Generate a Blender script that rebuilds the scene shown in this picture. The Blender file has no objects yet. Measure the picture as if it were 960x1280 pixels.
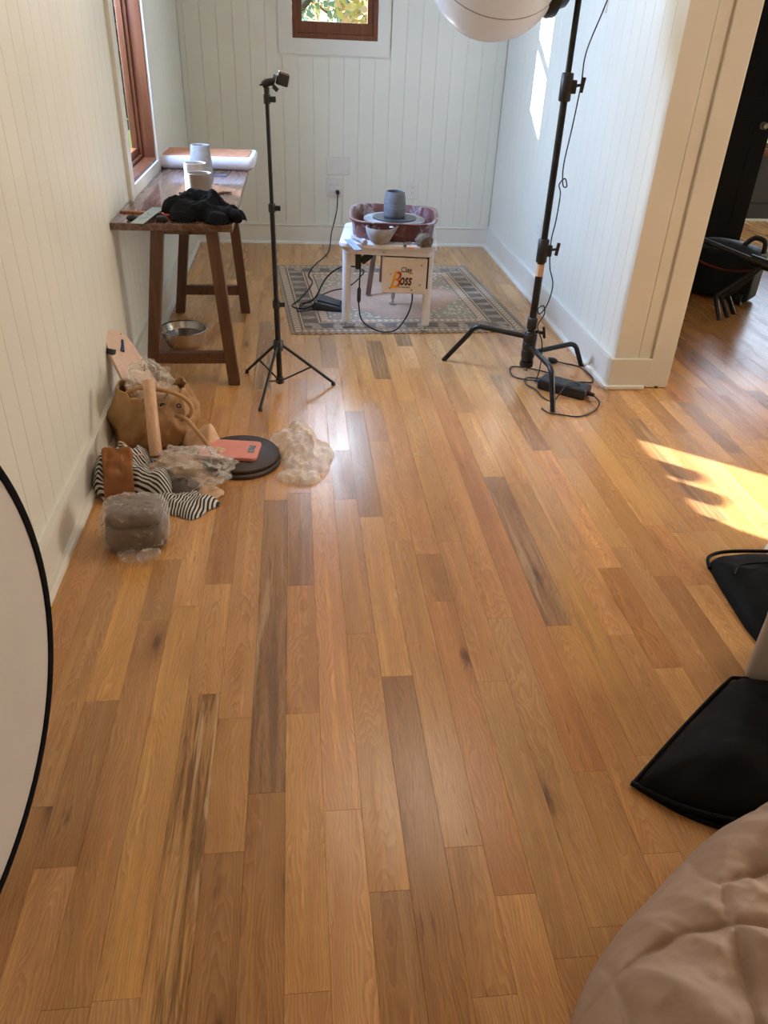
import bpy, bmesh, math, random
from mathutils import Vector, Matrix, noise, Euler
random.seed(7)
S = bpy.context.scene
COL = S.collection
PI = math.pi
V = Vector

# ------------------------------------------------------------------ camera
CH = 1.45
fl, pt, ro, yw = 959.34, .5641, .0477, .1268
fw = V((math.sin(yw)*math.cos(pt), math.cos(yw)*math.cos(pt), -math.sin(pt)))
r0 = fw.cross(V((0, 0, 1))).normalized(); u0 = r0.cross(fw)
ri = math.cos(ro)*r0+math.sin(ro)*u0; up = -math.sin(ro)*r0+math.cos(ro)*u0
cd = bpy.data.cameras.new('camera'); cam = bpy.data.objects.new('camera', cd); COL.objects.link(cam)
m = Matrix.Identity(4)
for i in range(3):
    m[i][0] = ri[i]; m[i][1] = up[i]; m[i][2] = -fw[i]
m[2][3] = CH
cam.matrix_world = m
cd.sensor_fit = 'VERTICAL'; cd.sensor_height = 24; cd.lens = fl/1280*24; cd.clip_start = .02; cd.clip_end = 200
S.camera = cam
S.view_settings.view_transform = 'Standard'; S.view_settings.look = 'None'
S.view_settings.exposure = 0.42; S.view_settings.gamma = 1.0; S.view_settings.use_curve_mapping = False

# ------------------------------------------------------------------ world, sun, daylight, added fill lights
w = bpy.data.worlds.new('world'); S.world = w; w.use_nodes = True
nt = w.node_tree; bg = nt.nodes['Background']
sky = nt.nodes.new('ShaderNodeTexSky'); sky.sky_type = 'NISHITA'; sky.sun_disc = False
sky.sun_elevation = math.radians(28); sky.sun_rotation = math.radians(-52); sky.dust_density = 1.6
nt.links.new(sky.outputs[0], bg.inputs[0]); bg.inputs[1].default_value = .42

def light(kind, name, loc, d, energy, color, size=None, sy=None):
    l = bpy.data.lights.new(name, kind); l.energy = energy; l.color = color
    if kind == 'AREA':
        l.shape = 'RECTANGLE'; l.size = size; l.size_y = sy or size
    o = bpy.data.objects.new(name, l); COL.objects.link(o); o.location = loc
    o.rotation_euler = V(d).to_track_quat('-Z', 'Y').to_euler()
    return o
SUN = light('SUN', 'sun', (-6, 12, 6), (1, -.8, -.425), 30, (1, .97, .93)); SUN.data.angle = math.radians(.5)
light('AREA', 'sky_left_window', (-1.15, 4.3, 1.98), (1, .28, -.30), 88, (.37, .57, 1), .62, .75)
light('AREA', 'sky_back_window', (.3, 6.5, 2.02), (0, -1, -.25), 20, (.66, .8, 1), .5, .5)
light('AREA', 'front_fill', (1.2, -2.3, 1.5), (0, 1, .10), 3.5, (1, .83, .64), 2.6, 1.6)  # added warm fill behind the camera; the wall there has no window
light('AREA', 'overhead_fill', (.6, 3.0, 2.52), (0, .05, -1), 10, (1, .84, .66), .9, .9)  # unseen overhead fill, added to brighten the middle of the floor
light('AREA', 'side_fill', (5.7, 2.7, 1.4), (-1, .16, -.02), 72, (1, .93, .84), 1.2, 1.4)  # added fill from the right for the mid floor; no window there
light('AREA', 'other_room_window', (4.75, 7.30, 1.35), (-.15, -1, -.2), 9, (.72, .84, 1), .9, 1.1)

# ------------------------------------------------------------------ mesh helpers
def frame(d, ref=None):
    d = V(d).normalized(); ref = ref or (V((0, 0, 1)) if abs(d.z) < .9 else V((1, 0, 0)))
    a = d.cross(ref).normalized(); b = a.cross(d).normalized()
    return a, b
def spline(P, n=6, closed=False):
    P = [V(p) for p in P]; out = []; N = len(P)
    for i in range(N if closed else N-1):
        if closed: p0, p1, p2, p3 = P[i-1], P[i], P[(i+1) % N], P[(i+2) % N]
        else: p0, p1, p2, p3 = P[max(i-1, 0)], P[i], P[i+1], P[min(i+2, N-1)]
        for k in range(n):
            t = k/n
            out.append(.5*((2*p1)+(p2-p0)*t+(2*p0-5*p1+4*p2-p3)*t*t+(3*p1-p0-3*p2+p3)*t**3))
    if not closed: out.append(P[-1])
    return out
class M:
    def __init__(s): s.v = []; s.f = []; s.uv = None
    def quadgrid(s, P, nu, nv, cu=False, cv=False):
        b = len(s.v); s.v += [tuple(p) for p in P]
        for i in range(nu if cu else nu-1):
            for j in range(nv if cv else nv-1):
                i2 = (i+1) % nu; j2 = (j+1) % nv
                s.f.append((b+i*nv+j, b+i2*nv+j, b+i2*nv+j2, b+i*nv+j2))
    def box(s, lo, hi, T=None):
        b = len(s.v)
        for x in (lo[0], hi[0]):
            for y in (lo[1], hi[1]):
                for z in (lo[2], hi[2]):
                    p = V((x, y, z)); s.v.append(tuple(T @ p if T else p))
        for q in ((0, 1, 3, 2), (4, 6, 7, 5), (0, 4, 5, 1), (2, 3, 7, 6), (0, 2, 6, 4), (1, 5, 7, 3)): s.f.append(tuple(b+i for i in q))
        return s
    def bar(s, A, B, wx, wy, ref=None):
        A, B = V(A), V(B); a, c = frame(B-A, ref); b = len(s.v)
        for p in (A, B):
            for i, j in ((-1, -1), (1, -1), (1, 1), (-1, 1)): s.v.append(tuple(p+a*i*wx/2+c*j*wy/2))
        for q in ((0, 3, 2, 1), (4, 5, 6, 7), (0, 1, 5, 4), (1, 2, 6, 5), (2, 3, 7, 6), (3, 0, 4, 7)): s.f.append(tuple(b+i for i in q))
        return s
    def hexa(s, bot, top):      # 4 bottom points, 4 top points
        b = len(s.v); s.v += [tuple(p) for p in bot]+[tuple(p) for p in top]
        for q in ((0, 3, 2, 1), (4, 5, 6, 7), (0, 1, 5, 4), (1, 2, 6, 5), (2, 3, 7, 6), (3, 0, 4, 7)): s.f.append(tuple(b+i for i in q))
        return s
    def tube(s, P, r, n=10, cap=True, closed=False):
        P = [V(p) for p in P]; N = len(P); R = r if isinstance(r, (list, tuple)) else [r]*N
        b = len(s.v); a0 = None
        for i in range(N):
            if closed: d = P[(i+1) % N]-P[i-1]
            else: d = P[min(i+1, N-1)]-P[max(i-1, 0)]
            d.normalize()
            if a0 is None: a0, _ = frame(d)
            a = (a0-d*a0.dot(d))
            if a.length < 1e-5: a, _ = frame(d)
            a.normalize(); c = d.cross(a); a0 = a
            for k in range(n):
                t = 2*PI*k/n; s.v.append(tuple(P[i]+(a*math.cos(t)+c*math.sin(t))*R[i]))
        for i in range(N if closed else N-1):
            i2 = (i+1) % N
            for k in range(n): s.f.append((b+i*n+k, b+i*n+(k+1) % n, b+i2*n+(k+1) % n, b+i2*n+k))
        if cap and not closed:
            s.f.append(tuple(b+k for k in range(n))[::-1]); s.f.append(tuple(b+(N-1)*n+k for k in range(n)))
        return s
    def lathe(s, prof, c, n=40, axis=(0, 0, 1), close=False, sx=1, sy=1):
        c = V(c); d = V(axis).normalized(); a, e = frame(d) if abs(d.z) < .999 else (V((1, 0, 0)), V((0, 1, 0)))
        N = len(prof); b = len(s.v)
        for k in range(n):
            t = 2*PI*k/n
            for r, z in prof: s.v.append(tuple(c+(a*math.cos(t)*sx+e*math.sin(t)*sy)*r+d*z))
        for k in range(n):
            for j in range(N if close else N-1):
                k2 = (k+1) % n; j2 = (j+1) % N
                s.f.append((b+k*N+j, b+k2*N+j, b+k2*N+j2, b+k*N+j2))
        return s
    def prism(s, O, z0, z1, T=None, inset=0):
        n = len(O); b = len(s.v); c = sum((V((x, y, 0)) for x, y in O), V())/n
        lay = [(z0, 0), (z1, 0)] if not inset else [(z0, 0), (z1-inset, 0), (z1, inset)]
        for z, ins in lay:
            for x, y in O:
                p = V((x, y, 0)); dd = (c-p)
                if ins: p = p+dd.normalized()*ins
                p = V((p.x, p.y, z)); s.v.append(tuple(T @ p if T else p))
        L = len(lay)
        for l in range(L-1):
            for i in range(n): s.f.append((b+l*n+i, b+l*n+(i+1) % n, b+(l+1)*n+(i+1) % n, b+(l+1)*n+i))
        s.f.append(tuple(b+i for i in range(n))[::-1]); s.f.append(tuple(b+(L-1)*n+i for i in range(n)))
        return s
def mesh(name, mm, smooth=True, merge=0):
    me = bpy.data.meshes.new(name)
    bm = bmesh.new()
    vs = [bm.verts.new(p) for p in mm.v]
    uvl = bm.loops.layers.uv.new('uv') if mm.uv else None
    for q in mm.f:
        try: fc = bm.faces.new([vs[i] for i in q])
        except ValueError: continue
        if uvl:
            for lp, i in zip(fc.loops, q): lp[uvl].uv = mm.uv[i]
    if merge: bmesh.ops.remove_doubles(bm, verts=bm.verts, dist=merge)
    bmesh.ops.recalc_face_normals(bm, faces=bm.faces)
    for fc in bm.faces: fc.smooth = smooth
    bm.to_mesh(me); bm.free()
    if smooth and len(mm.f) < 20000: me.set_sharp_from_angle(angle=math.radians(50))
    return me
def obj(name, mm, mat, parent=None, smooth=True, bevel=0, sub=0, base=None, merge=0, solid=0, seg=2):
    me = mesh(name, mm, smooth, merge) if isinstance(mm, M) else mm
    if not me.materials: me.materials.append(mat)
    o = bpy.data.objects.new(name, me); COL.objects.link(o)
    if parent:
        o.parent = parent
        off = V((0, 0, 0)); p = parent
        while p: off += p.location; p = p.parent
        if isinstance(mm, M) and off.length > 0: me.transform(Matrix.Translation(-off))
    elif isinstance(mm, M):
        if base is None:
            xs = [v.co for v in me.vertices]
            lo = V((min(v.x for v in xs), min(v.y for v in xs), min(v.z for v in xs))); hi = V((max(v.x for v in xs), max(v.y for v in xs), 0))
            base = V(((lo.x+hi.x)/2, (lo.y+hi.y)/2, lo.z))
        me.transform(Matrix.Translation(-V(base))); o.location = base
    if solid:
        md = o.modifiers.new('thick', 'SOLIDIFY'); md.thickness = solid; md.offset = 0
    if bevel:
        md = o.modifiers.new('bevel', 'BEVEL'); md.width = bevel; md.segments = seg; md.limit_method = 'ANGLE'; md.angle_limit = math.radians(35)
        if smooth:
            o.modifiers.new('wn', 'WEIGHTED_NORMAL').keep_sharp = False
    if sub:
        md = o.modifiers.new('sub', 'SUBSURF'); md.levels = sub; md.render_levels = sub
    return o
def thing(name, label, cat, loc, group=None):
    o = bpy.data.objects.new(name, None); COL.objects.link(o); o.location = loc; o.empty_display_size = .05
    return tag(o, label, cat, group)
def tag(o, label, cat, group=None):
    o['label'] = label; o['category'] = cat
    if group: o['group'] = group
    return o
def struct(name, mm, mat, label=None, **k):
    o = obj(name, mm, mat, **k); o['kind'] = 'structure'
    if label: o['label'] = label
    return o
def structe(name, loc=(0, 0, 0), label=None):
    o = bpy.data.objects.new(name, None); COL.objects.link(o); o.location = loc; o['kind'] = 'structure'
    if label: o['label'] = label
    return o

# ------------------------------------------------------------------ material helpers
class G:
    def __init__(s, name):
        s.m = bpy.data.materials.new(name); s.m.use_nodes = True; s.t = s.m.node_tree; s.b = s.t.nodes['Principled BSDF']
    def n(s, typ, **k):
        x = s.t.nodes.new('ShaderNode'+typ)
        for a, v in k.items(): setattr(x, a, v)
        return x
    def l(s, a, b): s.t.links.new(a, b)
    def put(s, sock, v):
        if isinstance(v, bpy.types.NodeSocket): s.l(v, sock)
        elif v is not None: sock.default_value = v
    def math(s, op, a, b=None, c=None, clamp=False):
        x = s.n('Math', operation=op, use_clamp=clamp); s.put(x.inputs[0], a); s.put(x.inputs[1], b)
        if c is not None: s.put(x.inputs[2], c)
        return x.outputs[0]
    def vmul(s, a, v):
        x = s.n('VectorMath', operation='MULTIPLY'); s.put(x.inputs[0], a); s.put(x.inputs[1], v); return x.outputs[0]
    def vadd(s, a, v):
        x = s.n('VectorMath', operation='ADD'); s.put(x.inputs[0], a); s.put(x.inputs[1], v); return x.outputs[0]
    def noise(s, vec, scale, detail=3, rough=.55, dist=0):
        x = s.n('TexNoise'); s.put(x.inputs['Vector'], vec); x.inputs['Scale'].default_value = scale
        x.inputs['Detail'].default_value = detail; x.inputs['Roughness'].default_value = rough; x.inputs['Distortion'].default_value = dist
        return x.outputs['Fac']
    def ramp(s, v, stops):
        x = s.n('ValToRGB'); s.put(x.inputs[0], v); e = x.color_ramp.elements
        while len(e) < len(stops): e.new(.5)
        for el, (p, c) in zip(e, stops): el.position = p; el.color = (c if len(c) == 4 else (*c, 1)) if isinstance(c, tuple) else (c, c, c, 1)
        return x.outputs[0]
    def mapr(s, v, a, b, c=0, d=1, smooth=True):
        x = s.n('MapRange', interpolation_type='SMOOTHSTEP' if smooth else 'LINEAR'); s.put(x.inputs[0], v)
        for i, q in enumerate((a, b, c, d)): x.inputs[i+1].default_value = q
        return x.outputs[0]
    def mix(s, f, a, b, mode='MIX'):
        x = s.n('Mix', data_type='RGBA', blend_type=mode); s.put(x.inputs[0], f)
        for i, q in ((6, a), (7, b)):
            if isinstance(q, tuple) and len(q) == 3: q = (*q, 1)
            s.put(x.inputs[i], q)
        return x.outputs[2]
    def bump(s, h, strength=.3, dist=.001):
        x = s.n('Bump'); s.put(x.inputs['Height'], h); x.inputs['Strength'].default_value = strength; x.inputs['Distance'].default_value = dist
        s.l(x.outputs[0], s.b.inputs['Normal'])
    def base(s, c, rough=.5, metal=0, spec=.5, coat=0):
        if isinstance(c, tuple) and len(c) == 3: c = (*c, 1)
        s.put(s.b.inputs['Base Color'], c); s.put(s.b.inputs['Roughness'], rough); s.b.inputs['Metallic'].default_value = metal
        s.b.inputs['Specular IOR Level'].default_value = spec; s.b.inputs['Coat Weight'].default_value = coat
    def pos(s): return s.n('NewGeometry').outputs['Position']
    def obj(s): return s.n('TexCoord').outputs['Object']
def srgb(r, g, b):
    f = lambda c: (c/255/12.92) if c/255 <= .04045 else ((c/255+.055)/1.055)**2.4
    return (f(r), f(g), f(b))
MATS = {}
def simple(name, c, rough=.5, metal=0, var=.06, scale=18, bump=.15, spec=.5, coat=0, stretch=(1, 1, 1), bdist=.001, bscale=None):
    g = G(name); p = g.vmul(g.obj(), stretch)
    n1 = g.noise(p, scale, 4)
    col = g.mix(g.mapr(n1, .3, .7, 0, 1), tuple(x*(1-var*1.6) for x in c), tuple(min(1, x*(1+var)) for x in c))
    g.base(col, g.mapr(g.noise(p, scale*1.7, 2), .2, .8, max(.02, rough-.06), min(1, rough+.06)), metal, spec, coat)
    if bump: g.bump(g.noise(p, bscale or scale*8, 3), bump, bdist)
    MATS[name] = g.m; return g.m

def oak():
    g = G('oak_floor')
    tone = g.n('Attribute', attribute_name='tone'); fig = g.n('Attribute', attribute_name='fig')
    sp = g.n('SeparateXYZ'); g.l(fig.outputs['Vector'], sp.inputs[0])      # seed, centre x, figure
    seed, cx, fg = sp.outputs
    P = g.pos(); ps = g.n('SeparateXYZ'); g.l(P, ps.inputs[0]); x, y, _ = ps.outputs
    lx = g.math('SUBTRACT', x, cx); ys = g.math('ADD', y, g.math('MULTIPLY', seed, 3.7))
    cb = g.n('CombineXYZ'); g.put(cb.inputs[0], g.math('ADD', x, g.math('MULTIPLY', seed, 5.3))); g.put(cb.inputs[1], ys); g.put(cb.inputs[2], seed)
    Q = cb.outputs[0]
    q1 = g.noise(g.vmul(Q, (9, 2.2, 1)), 1, 3, .5)
    q2 = g.noise(g.vmul(Q, (30, 5, 1)), 1, 3, .5)
    # straight figure
    fs = g.math('ADD', g.math('MULTIPLY', lx, 150), g.math('ADD', g.math('MULTIPLY', q1, 16), g.math('MULTIPLY', q2, 3.5)))
    # cathedral figure: nested parabolas along the board
    l2 = g.math('MULTIPLY', g.math('MULTIPLY', lx, lx), 560*5)
    fa = g.math('ADD', g.math('ADD', g.math('MULTIPLY', ys, 15), l2), g.math('ADD', g.math('MULTIPLY', q1, 17), g.math('MULTIPLY', q2, 3.5)))
    ff = g.n('Mix', data_type='FLOAT'); g.put(ff.inputs[0], g.mapr(fg, .35, .65)); g.put(ff.inputs[2], fs); g.put(ff.inputs[3], fa)
    rings = g.math('FRACT', ff.outputs[0])
    ring = g.math('MULTIPLY', g.mapr(rings, 0, .75, 0, 1, False), g.mapr(rings, .85, 1, 1, 0))   # early wood to late wood
    fib = g.noise(g.vmul(Q, (900, 16, 1)), 1, 3, .6)
    pore = g.mapr(g.noise(g.vmul(Q, (520, 22, 1)), 1, 2, .5), .60, .72)
    blotch = g.noise(g.vmul(Q, (14, 1.7, 1)), 1, 4, .6)
    soft = g.noise(g.vmul(Q, (60, 1.6, 1)), 1, 3, .6)
    c = tone.outputs['Color']
    c = g.mix(g.math('MULTIPLY', ring, .52), c, g.mix(1, c, (.62, .50, .40), 'MULTIPLY'))
    c = g.mix(g.math('MULTIPLY', g.mapr(fib, .3, .7), .30), c, g.mix(1, c, (.72, .62, .52), 'MULTIPLY'))
    c = g.mix(g.math('MULTIPLY', pore, .42), c, g.mix(1, c, (.50, .38, .28), 'MULTIPLY'))
    c = g.mix(g.math('MULTIPLY', g.mapr(blotch, .38, .72), .62), c, g.mix(1, c, (.70, .60, .52), 'MULTIPLY'))
    c = g.mix(g.math('MULTIPLY', g.mapr(soft, .5, .70), .70), c, g.mix(1, c, (1.30, 1.28, 1.16), 'MULTIPLY'))
    dash = g.math('MULTIPLY', g.mapr(g.noise(g.vmul(g.vadd(Q, (1, 5, 2)), (110, 9, 1)), 1, 3, .6),   .63, .73), g.mapr(g.noise(g.vmul(Q, (8, 1.5, 1)), 1, 2), .45, .6))
    c = g.mix(g.math('MULTIPLY', dash, .75), c, (.16, .085, .04))
    # spalted / mineral streaking, amount in alpha
    st = g.mapr(g.noise(g.vmul(g.vadd(Q, (3, 1, 4)), (55, 2.4, 1)), 1, 4, .62, .6), .42, .62)
    c = g.mix(g.math('MULTIPLY', st, tone.outputs['Alpha']), c, g.mix(1, c, (.40, .36, .33), 'MULTIPLY'))
    st2 = g.mapr(g.noise(g.vmul(g.vadd(Q, (8, 2, 9)), (42, 1.6, 1)), 1, 3, .6, .5), .60, .68)
    c = g.mix(g.math('MULTIPLY', st2, g.math('MULTIPLY', tone.outputs['Alpha'], 1.0)), c, (.62, .42, .22))
    # knots
    v = g.n('TexVoronoi'); v.inputs['Scale'].default_value = 1; v.inputs['Randomness'].default_value = 1
    wob = g.n('TexNoise'); g.l(g.vmul(Q, (40, 14, 1)), wob.inputs['Vector']); wob.inputs['Scale'].default_value = 1
    qv = g.vadd(g.vmul(Q, (11, 3.4, 1)), g.vmul(wob.outputs['Color'], (.22, .22, 0)))
    g.l(qv, v.inputs['Vector'])
    rr = g.n('SeparateColor'); g.l(v.outputs['Color'], rr.inputs[0])
    kn = g.math('MULTIPLY', g.mapr(v.outputs['Distance'], .03, .20, 1, 0), g.math('GREATER_THAN', rr.outputs[0], .80))
    halo = g.math('MULTIPLY', g.mapr(v.outputs['Distance'], .08, .48, 1, 0), g.math('GREATER_THAN', rr.outputs[0], .80))
    c = g.mix(g.math('MULTIPLY', halo, .45), c, g.mix(1, c, (.62, .50, .40), 'MULTIPLY'))
    c = g.mix(g.math('MULTIPLY', kn, .75), c, (.075, .035, .015))
    g.base(c, g.mapr(blotch, .2, .8, .20, .31), 0, .5)
    h = g.math('SUBTRACT', g.noise(g.vmul(Q, (14, 3, 1)), 1, 2), g.math('ADD', g.math('MULTIPLY', pore, .25), g.math('MULTIPLY', ring, .06)))
    g.bump(h, .22, .0012)
    return g.m
OAK = oak()

def wood(name, c1, c2, scale=1, rough=.4, axis=1, streak=.5, coat=0):
    g = G(name); s = [40, 40, 40]; s[axis] = 2.5
    p = g.vmul(g.obj(), tuple(x*scale for x in s))
    a = g.noise(p, 1, 5, .6, .8); b = g.noise(g.vmul(p, (4, 4, 4)), 1, 3, .6)
    f = g.math('ADD', g.math('MULTIPLY', a, .7), g.math('MULTIPLY', b, .3))
    g.base(g.ramp(f, [(.3, c1), (.7, c2)]), g.mapr(a, .3, .7, rough-.08, rough+.08), 0, .5, coat); g.bump(f, .2, .0006)
    MATS[name] = g.m; return g.m

paint = G('wall_paint'); n_ = paint.noise(paint.pos(), 2.2, 3)
paint.base(paint.mix(paint.mapr(n_, .3, .7), (.735, .712, .605), (.77, .748, .64)), .42, 0, .4); paint.bump(paint.noise(paint.pos(), 260, 3), .12, .0006); PAINT = paint.m
trimp = G('trim_paint'); n_ = trimp.noise(trimp.pos(), 3, 3)
trimp.base(trimp.mix(trimp.mapr(n_, .3, .7), (.72, .69, .60), (.76, .73, .64)), .30, 0, .5); trimp.bump(trimp.noise(trimp.vmul(trimp.pos(), (60, 60, 60)), 1, 3), .1, .0006); TRIM = trimp.m
DARKWALL = simple('charcoal_wall_paint', (.035, .035, .037), .5, var=.05)
CEIL = simple('ceiling_paint', (.78, .76, .72), .6)
BLACKDOOR = simple('black_door_paint', (.0035, .0035, .004), .45, spec=.25)
WINWOOD = wood('window_wood', srgb(84, 42, 22), srgb(132, 74, 42), .7, .38, 2)
WALNUT = wood('table_wood', srgb(72, 48, 36), srgb(118, 84, 64), 1, .34, 1)
TABTOP = wood('table_top_wood', srgb(72, 48, 36), srgb(124, 90, 70), 1, .26, 1, coat=.5)
WALNUTZ = wood('table_leg_wood', srgb(74, 49, 35), srgb(114, 80, 58), 1, .38, 2)
STICK = wood('stool_wood', srgb(84, 58, 42), srgb(130, 96, 72), 1, .6, 2)
PINWOOD = wood('pin_wood', srgb(196, 152, 118), srgb(220, 180, 146), 1, .4, 2)
BATWOOD = wood('bat_wood', srgb(200, 168, 148), srgb(222, 192, 170), .5, .5, 2)
KNIFEWOOD = wood('knife_wood', srgb(176, 112, 74), srgb(206, 146, 104), 1, .5, 0)
BLACKM = simple('black_metal', (.012, .012, .013), .33, .2, var=.2, bump=.05)
BLACKP = simple('black_plastic', (.014, .014, .015), .42, var=.15)
RUBBER = simple('black_rubber', (.011, .011, .012), .55)
STEEL = simple('brushed_steel', (.62, .60, .57), .22, 1, var=.05, scale=6, bump=.05)
ZINC = simple('zinc_metal', (.45, .43, .40), .35, .9)
WHITEP = simple('white_plastic', (.80, .77, .74), .38, var=.03, bump=.05)
PLATE = simple('plate_plastic', (.72, .68, .62), .35, var=.02, bump=0)
CREAMP = simple('cream_panel', (.80, .70, .58), .4, var=.03, bump=.05)
CUPM = simple('stoneware_cup', (.38, .36, .35), .65, var=.12, scale=30, bump=.3)
WETCLAY = simple('wet_grey_clay', (.17, .18, .20), .38, var=.15, stretch=(1, 1, 8), scale=12, bump=.5)
CLAYG = simple('dry_grey_clay', (.36, .35, .35), .7, var=.25, scale=14, bump=.6)
STEEL_D = simple('plaster_slab', (.78, .74, .76), .55, var=.06, scale=12, bump=.4)
TERRA = simple('terracotta_slab', (.62, .27, .14), .6, var=.1)
BLACKCLOTH = simple('black_cloth', (.0030, .0032, .0042), .9, spec=.2, var=.3, scale=40, bump=.6, bscale=600)
SATIN = simple('black_satin_cloth', (.0022, .0019, .0017), .6, spec=.13, var=.3, scale=6, bump=.3, bscale=420)
CANVAS = simple('tan_canvas', srgb(182, 142, 98), .85, var=.12, scale=9, bump=.5, bscale=500)
LEATHER = simple('tan_leather', srgb(146, 88, 36), .45, var=.1, scale=25, bump=.4)
KRAFT = simple('cream_cloth', srgb(222, 186, 150), .8, var=.08)
BROWNBAT = simple('dark_brown_bat', srgb(66, 50, 42), .5, var=.15)
PINK = simple('pink_plastic', srgb(232, 148, 130), .35, var=.03, bump=.05)
NAVY = simple('navy_fabric', (.006, .009, .014), .6, spec=.3, var=.2)
RED = simple('red_trim', (.12, .006, .008), .5)
REDP = simple('red_handle', (.60, .06, .02), .35)
BLUEP = simple('blue_plastic', srgb(110, 150, 205), .3)
SPONGE = simple('olive_sponge', srgb(112, 102, 84), .95, var=.3, scale=60, bump=1)
GREYP = simple('grey_case_plastic', srgb(176, 165, 158), .4, var=.04)
PINKB = simple('pale_pink_block', srgb(236, 190, 168), .5)
PAPER = simple('white_paper', (.85, .84, .82), .7)
INK = simple('ink', (.01, .01, .03), .5, bump=0)
INKBLUE = simple('blue_ink', (.015, .015, .09), .5, bump=0)
GREENT = simple('pale_green_card', srgb(168, 186, 184), .4)
DUVET = simple('beige_duvet', srgb(180, 156, 138), .75, var=.05, scale=5, bump=.35, bscale=90, bdist=.002)
WHITEFAB = simple('white_reflector_fabric', (.62, .58, .54), .6, var=.03, scale=5)
WATER = simple('slip_water', (.12, .09, .07), .04, bump=0)

def plastic_sheet(name, tint, alpha, rough=.18):
    g = G(name); t = g.t; out = t.nodes['Material Output']
    g.base(tint, rough, 0, .8); g.bump(g.noise(g.vmul(g.obj(), (1, 1, 1)), 45, 4, .6, 1.5), .8, .004)
    tr = g.n('BsdfTransparent'); mx = g.n('MixShader'); lw = g.n('LayerWeight'); lw.inputs[0].default_value = .35
    f = g.mapr(lw.outputs['Facing'], .15, 1, alpha, min(1, alpha+.42), False)
    wr = g.mapr(g.noise(g.obj(), 28, 3, .55, 1.2), .52, .72, 0, .30)
    g.l(g.math('ADD', f, wr, None, True), mx.inputs[0]); g.l(tr.outputs[0], mx.inputs[1]); g.l(g.b.outputs[0], mx.inputs[2]); g.l(mx.outputs[0], out.inputs[0])
    return g.m
PLAST = plastic_sheet('clear_plastic_film', (.92, .87, .80), .20)
PLAST2 = plastic_sheet('clouded_plastic_film', (.95, .87, .76), .40, .22)
PLAST3 = plastic_sheet('clay_bag_film', (.78, .72, .66), .14, .10)
def glass_mat():
    g = G('window_glass'); out = g.t.nodes['Material Output']
    gl = g.n('BsdfGlossy'); gl.inputs['Roughness'].default_value = .02
    tr = g.n('BsdfTransparent'); tr.inputs[0].default_value = (.95, .97, .97, 1); mx = g.n('MixShader'); fr = g.n('LayerWeight'); fr.inputs[0].default_value = .5
    g.l(g.math('ADD', g.math('MULTIPLY', g.math('POWER', fr.outputs['Facing'], 5), .2), .02), mx.inputs[0]); g.l(tr.outputs[0], mx.inputs[1]); g.l(gl.outputs[0], mx.inputs[2]); g.l(mx.outputs[0], out.inputs[0]); return g.m
GLASS = glass_mat()
def lantern_mat():
    g = G('white_lantern_silk'); out = g.t.nodes['Material Output']
    g.base((.80, .83, .84), .5, 0, .3); tl = g.n('BsdfTranslucent'); tl.inputs[0].default_value = (.85, .83, .82, 1); mx = g.n('MixShader'); mx.inputs[0].default_value = .35
    g.bump(g.noise(g.vmul(g.obj(), (1, 1, 1)), 30, 3), .3, .003)
    g.l(g.b.outputs[0], mx.inputs[1]); g.l(tl.outputs[0], mx.inputs[2]); g.l(mx.outputs[0], out.inputs[0]); return g.m
LANT = lantern_mat()
def stripe_mat():
    g = G('striped_cloth'); uv = g.n('TexCoord').outputs['UV']; s = g.n('SeparateXYZ'); g.l(uv, s.inputs[0])
    f = g.math('FRACT', g.math('MULTIPLY', s.outputs[0], 1.0))
    g.base(g.mix(g.mapr(f, .47, .53, 0, 1), (.014, .016, .024), (.66, .62, .56)), .85); g.bump(g.noise(g.obj(), 500, 2), .4, .0005); return g.m
STRIPE = stripe_mat()
def panmat():
    g = G('splash_pan_plastic'); n1 = g.noise(g.obj(), 13, 5, .65, .8); n2 = g.noise(g.obj(), 4, 3)
    f = g.math('MULTIPLY', g.mapr(n1, .50, .60), g.mapr(n2, .40, .55))
    g.base(g.mix(f, srgb(104, 56, 50), srgb(160, 146, 150)), .45); g.bump(n1, .2, .001); return g.m
PAN = panmat()
def tabwhite():
    g = G('wheel_table_white'); n1 = g.noise(g.obj(), 9, 5, .65, .5)
    g.base(g.mix(g.mapr(n1, .55, .75, 0, .5), (.78, .76, .77), srgb(150, 122, 104)), .35); return g.m
TABW = tabwhite()
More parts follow.
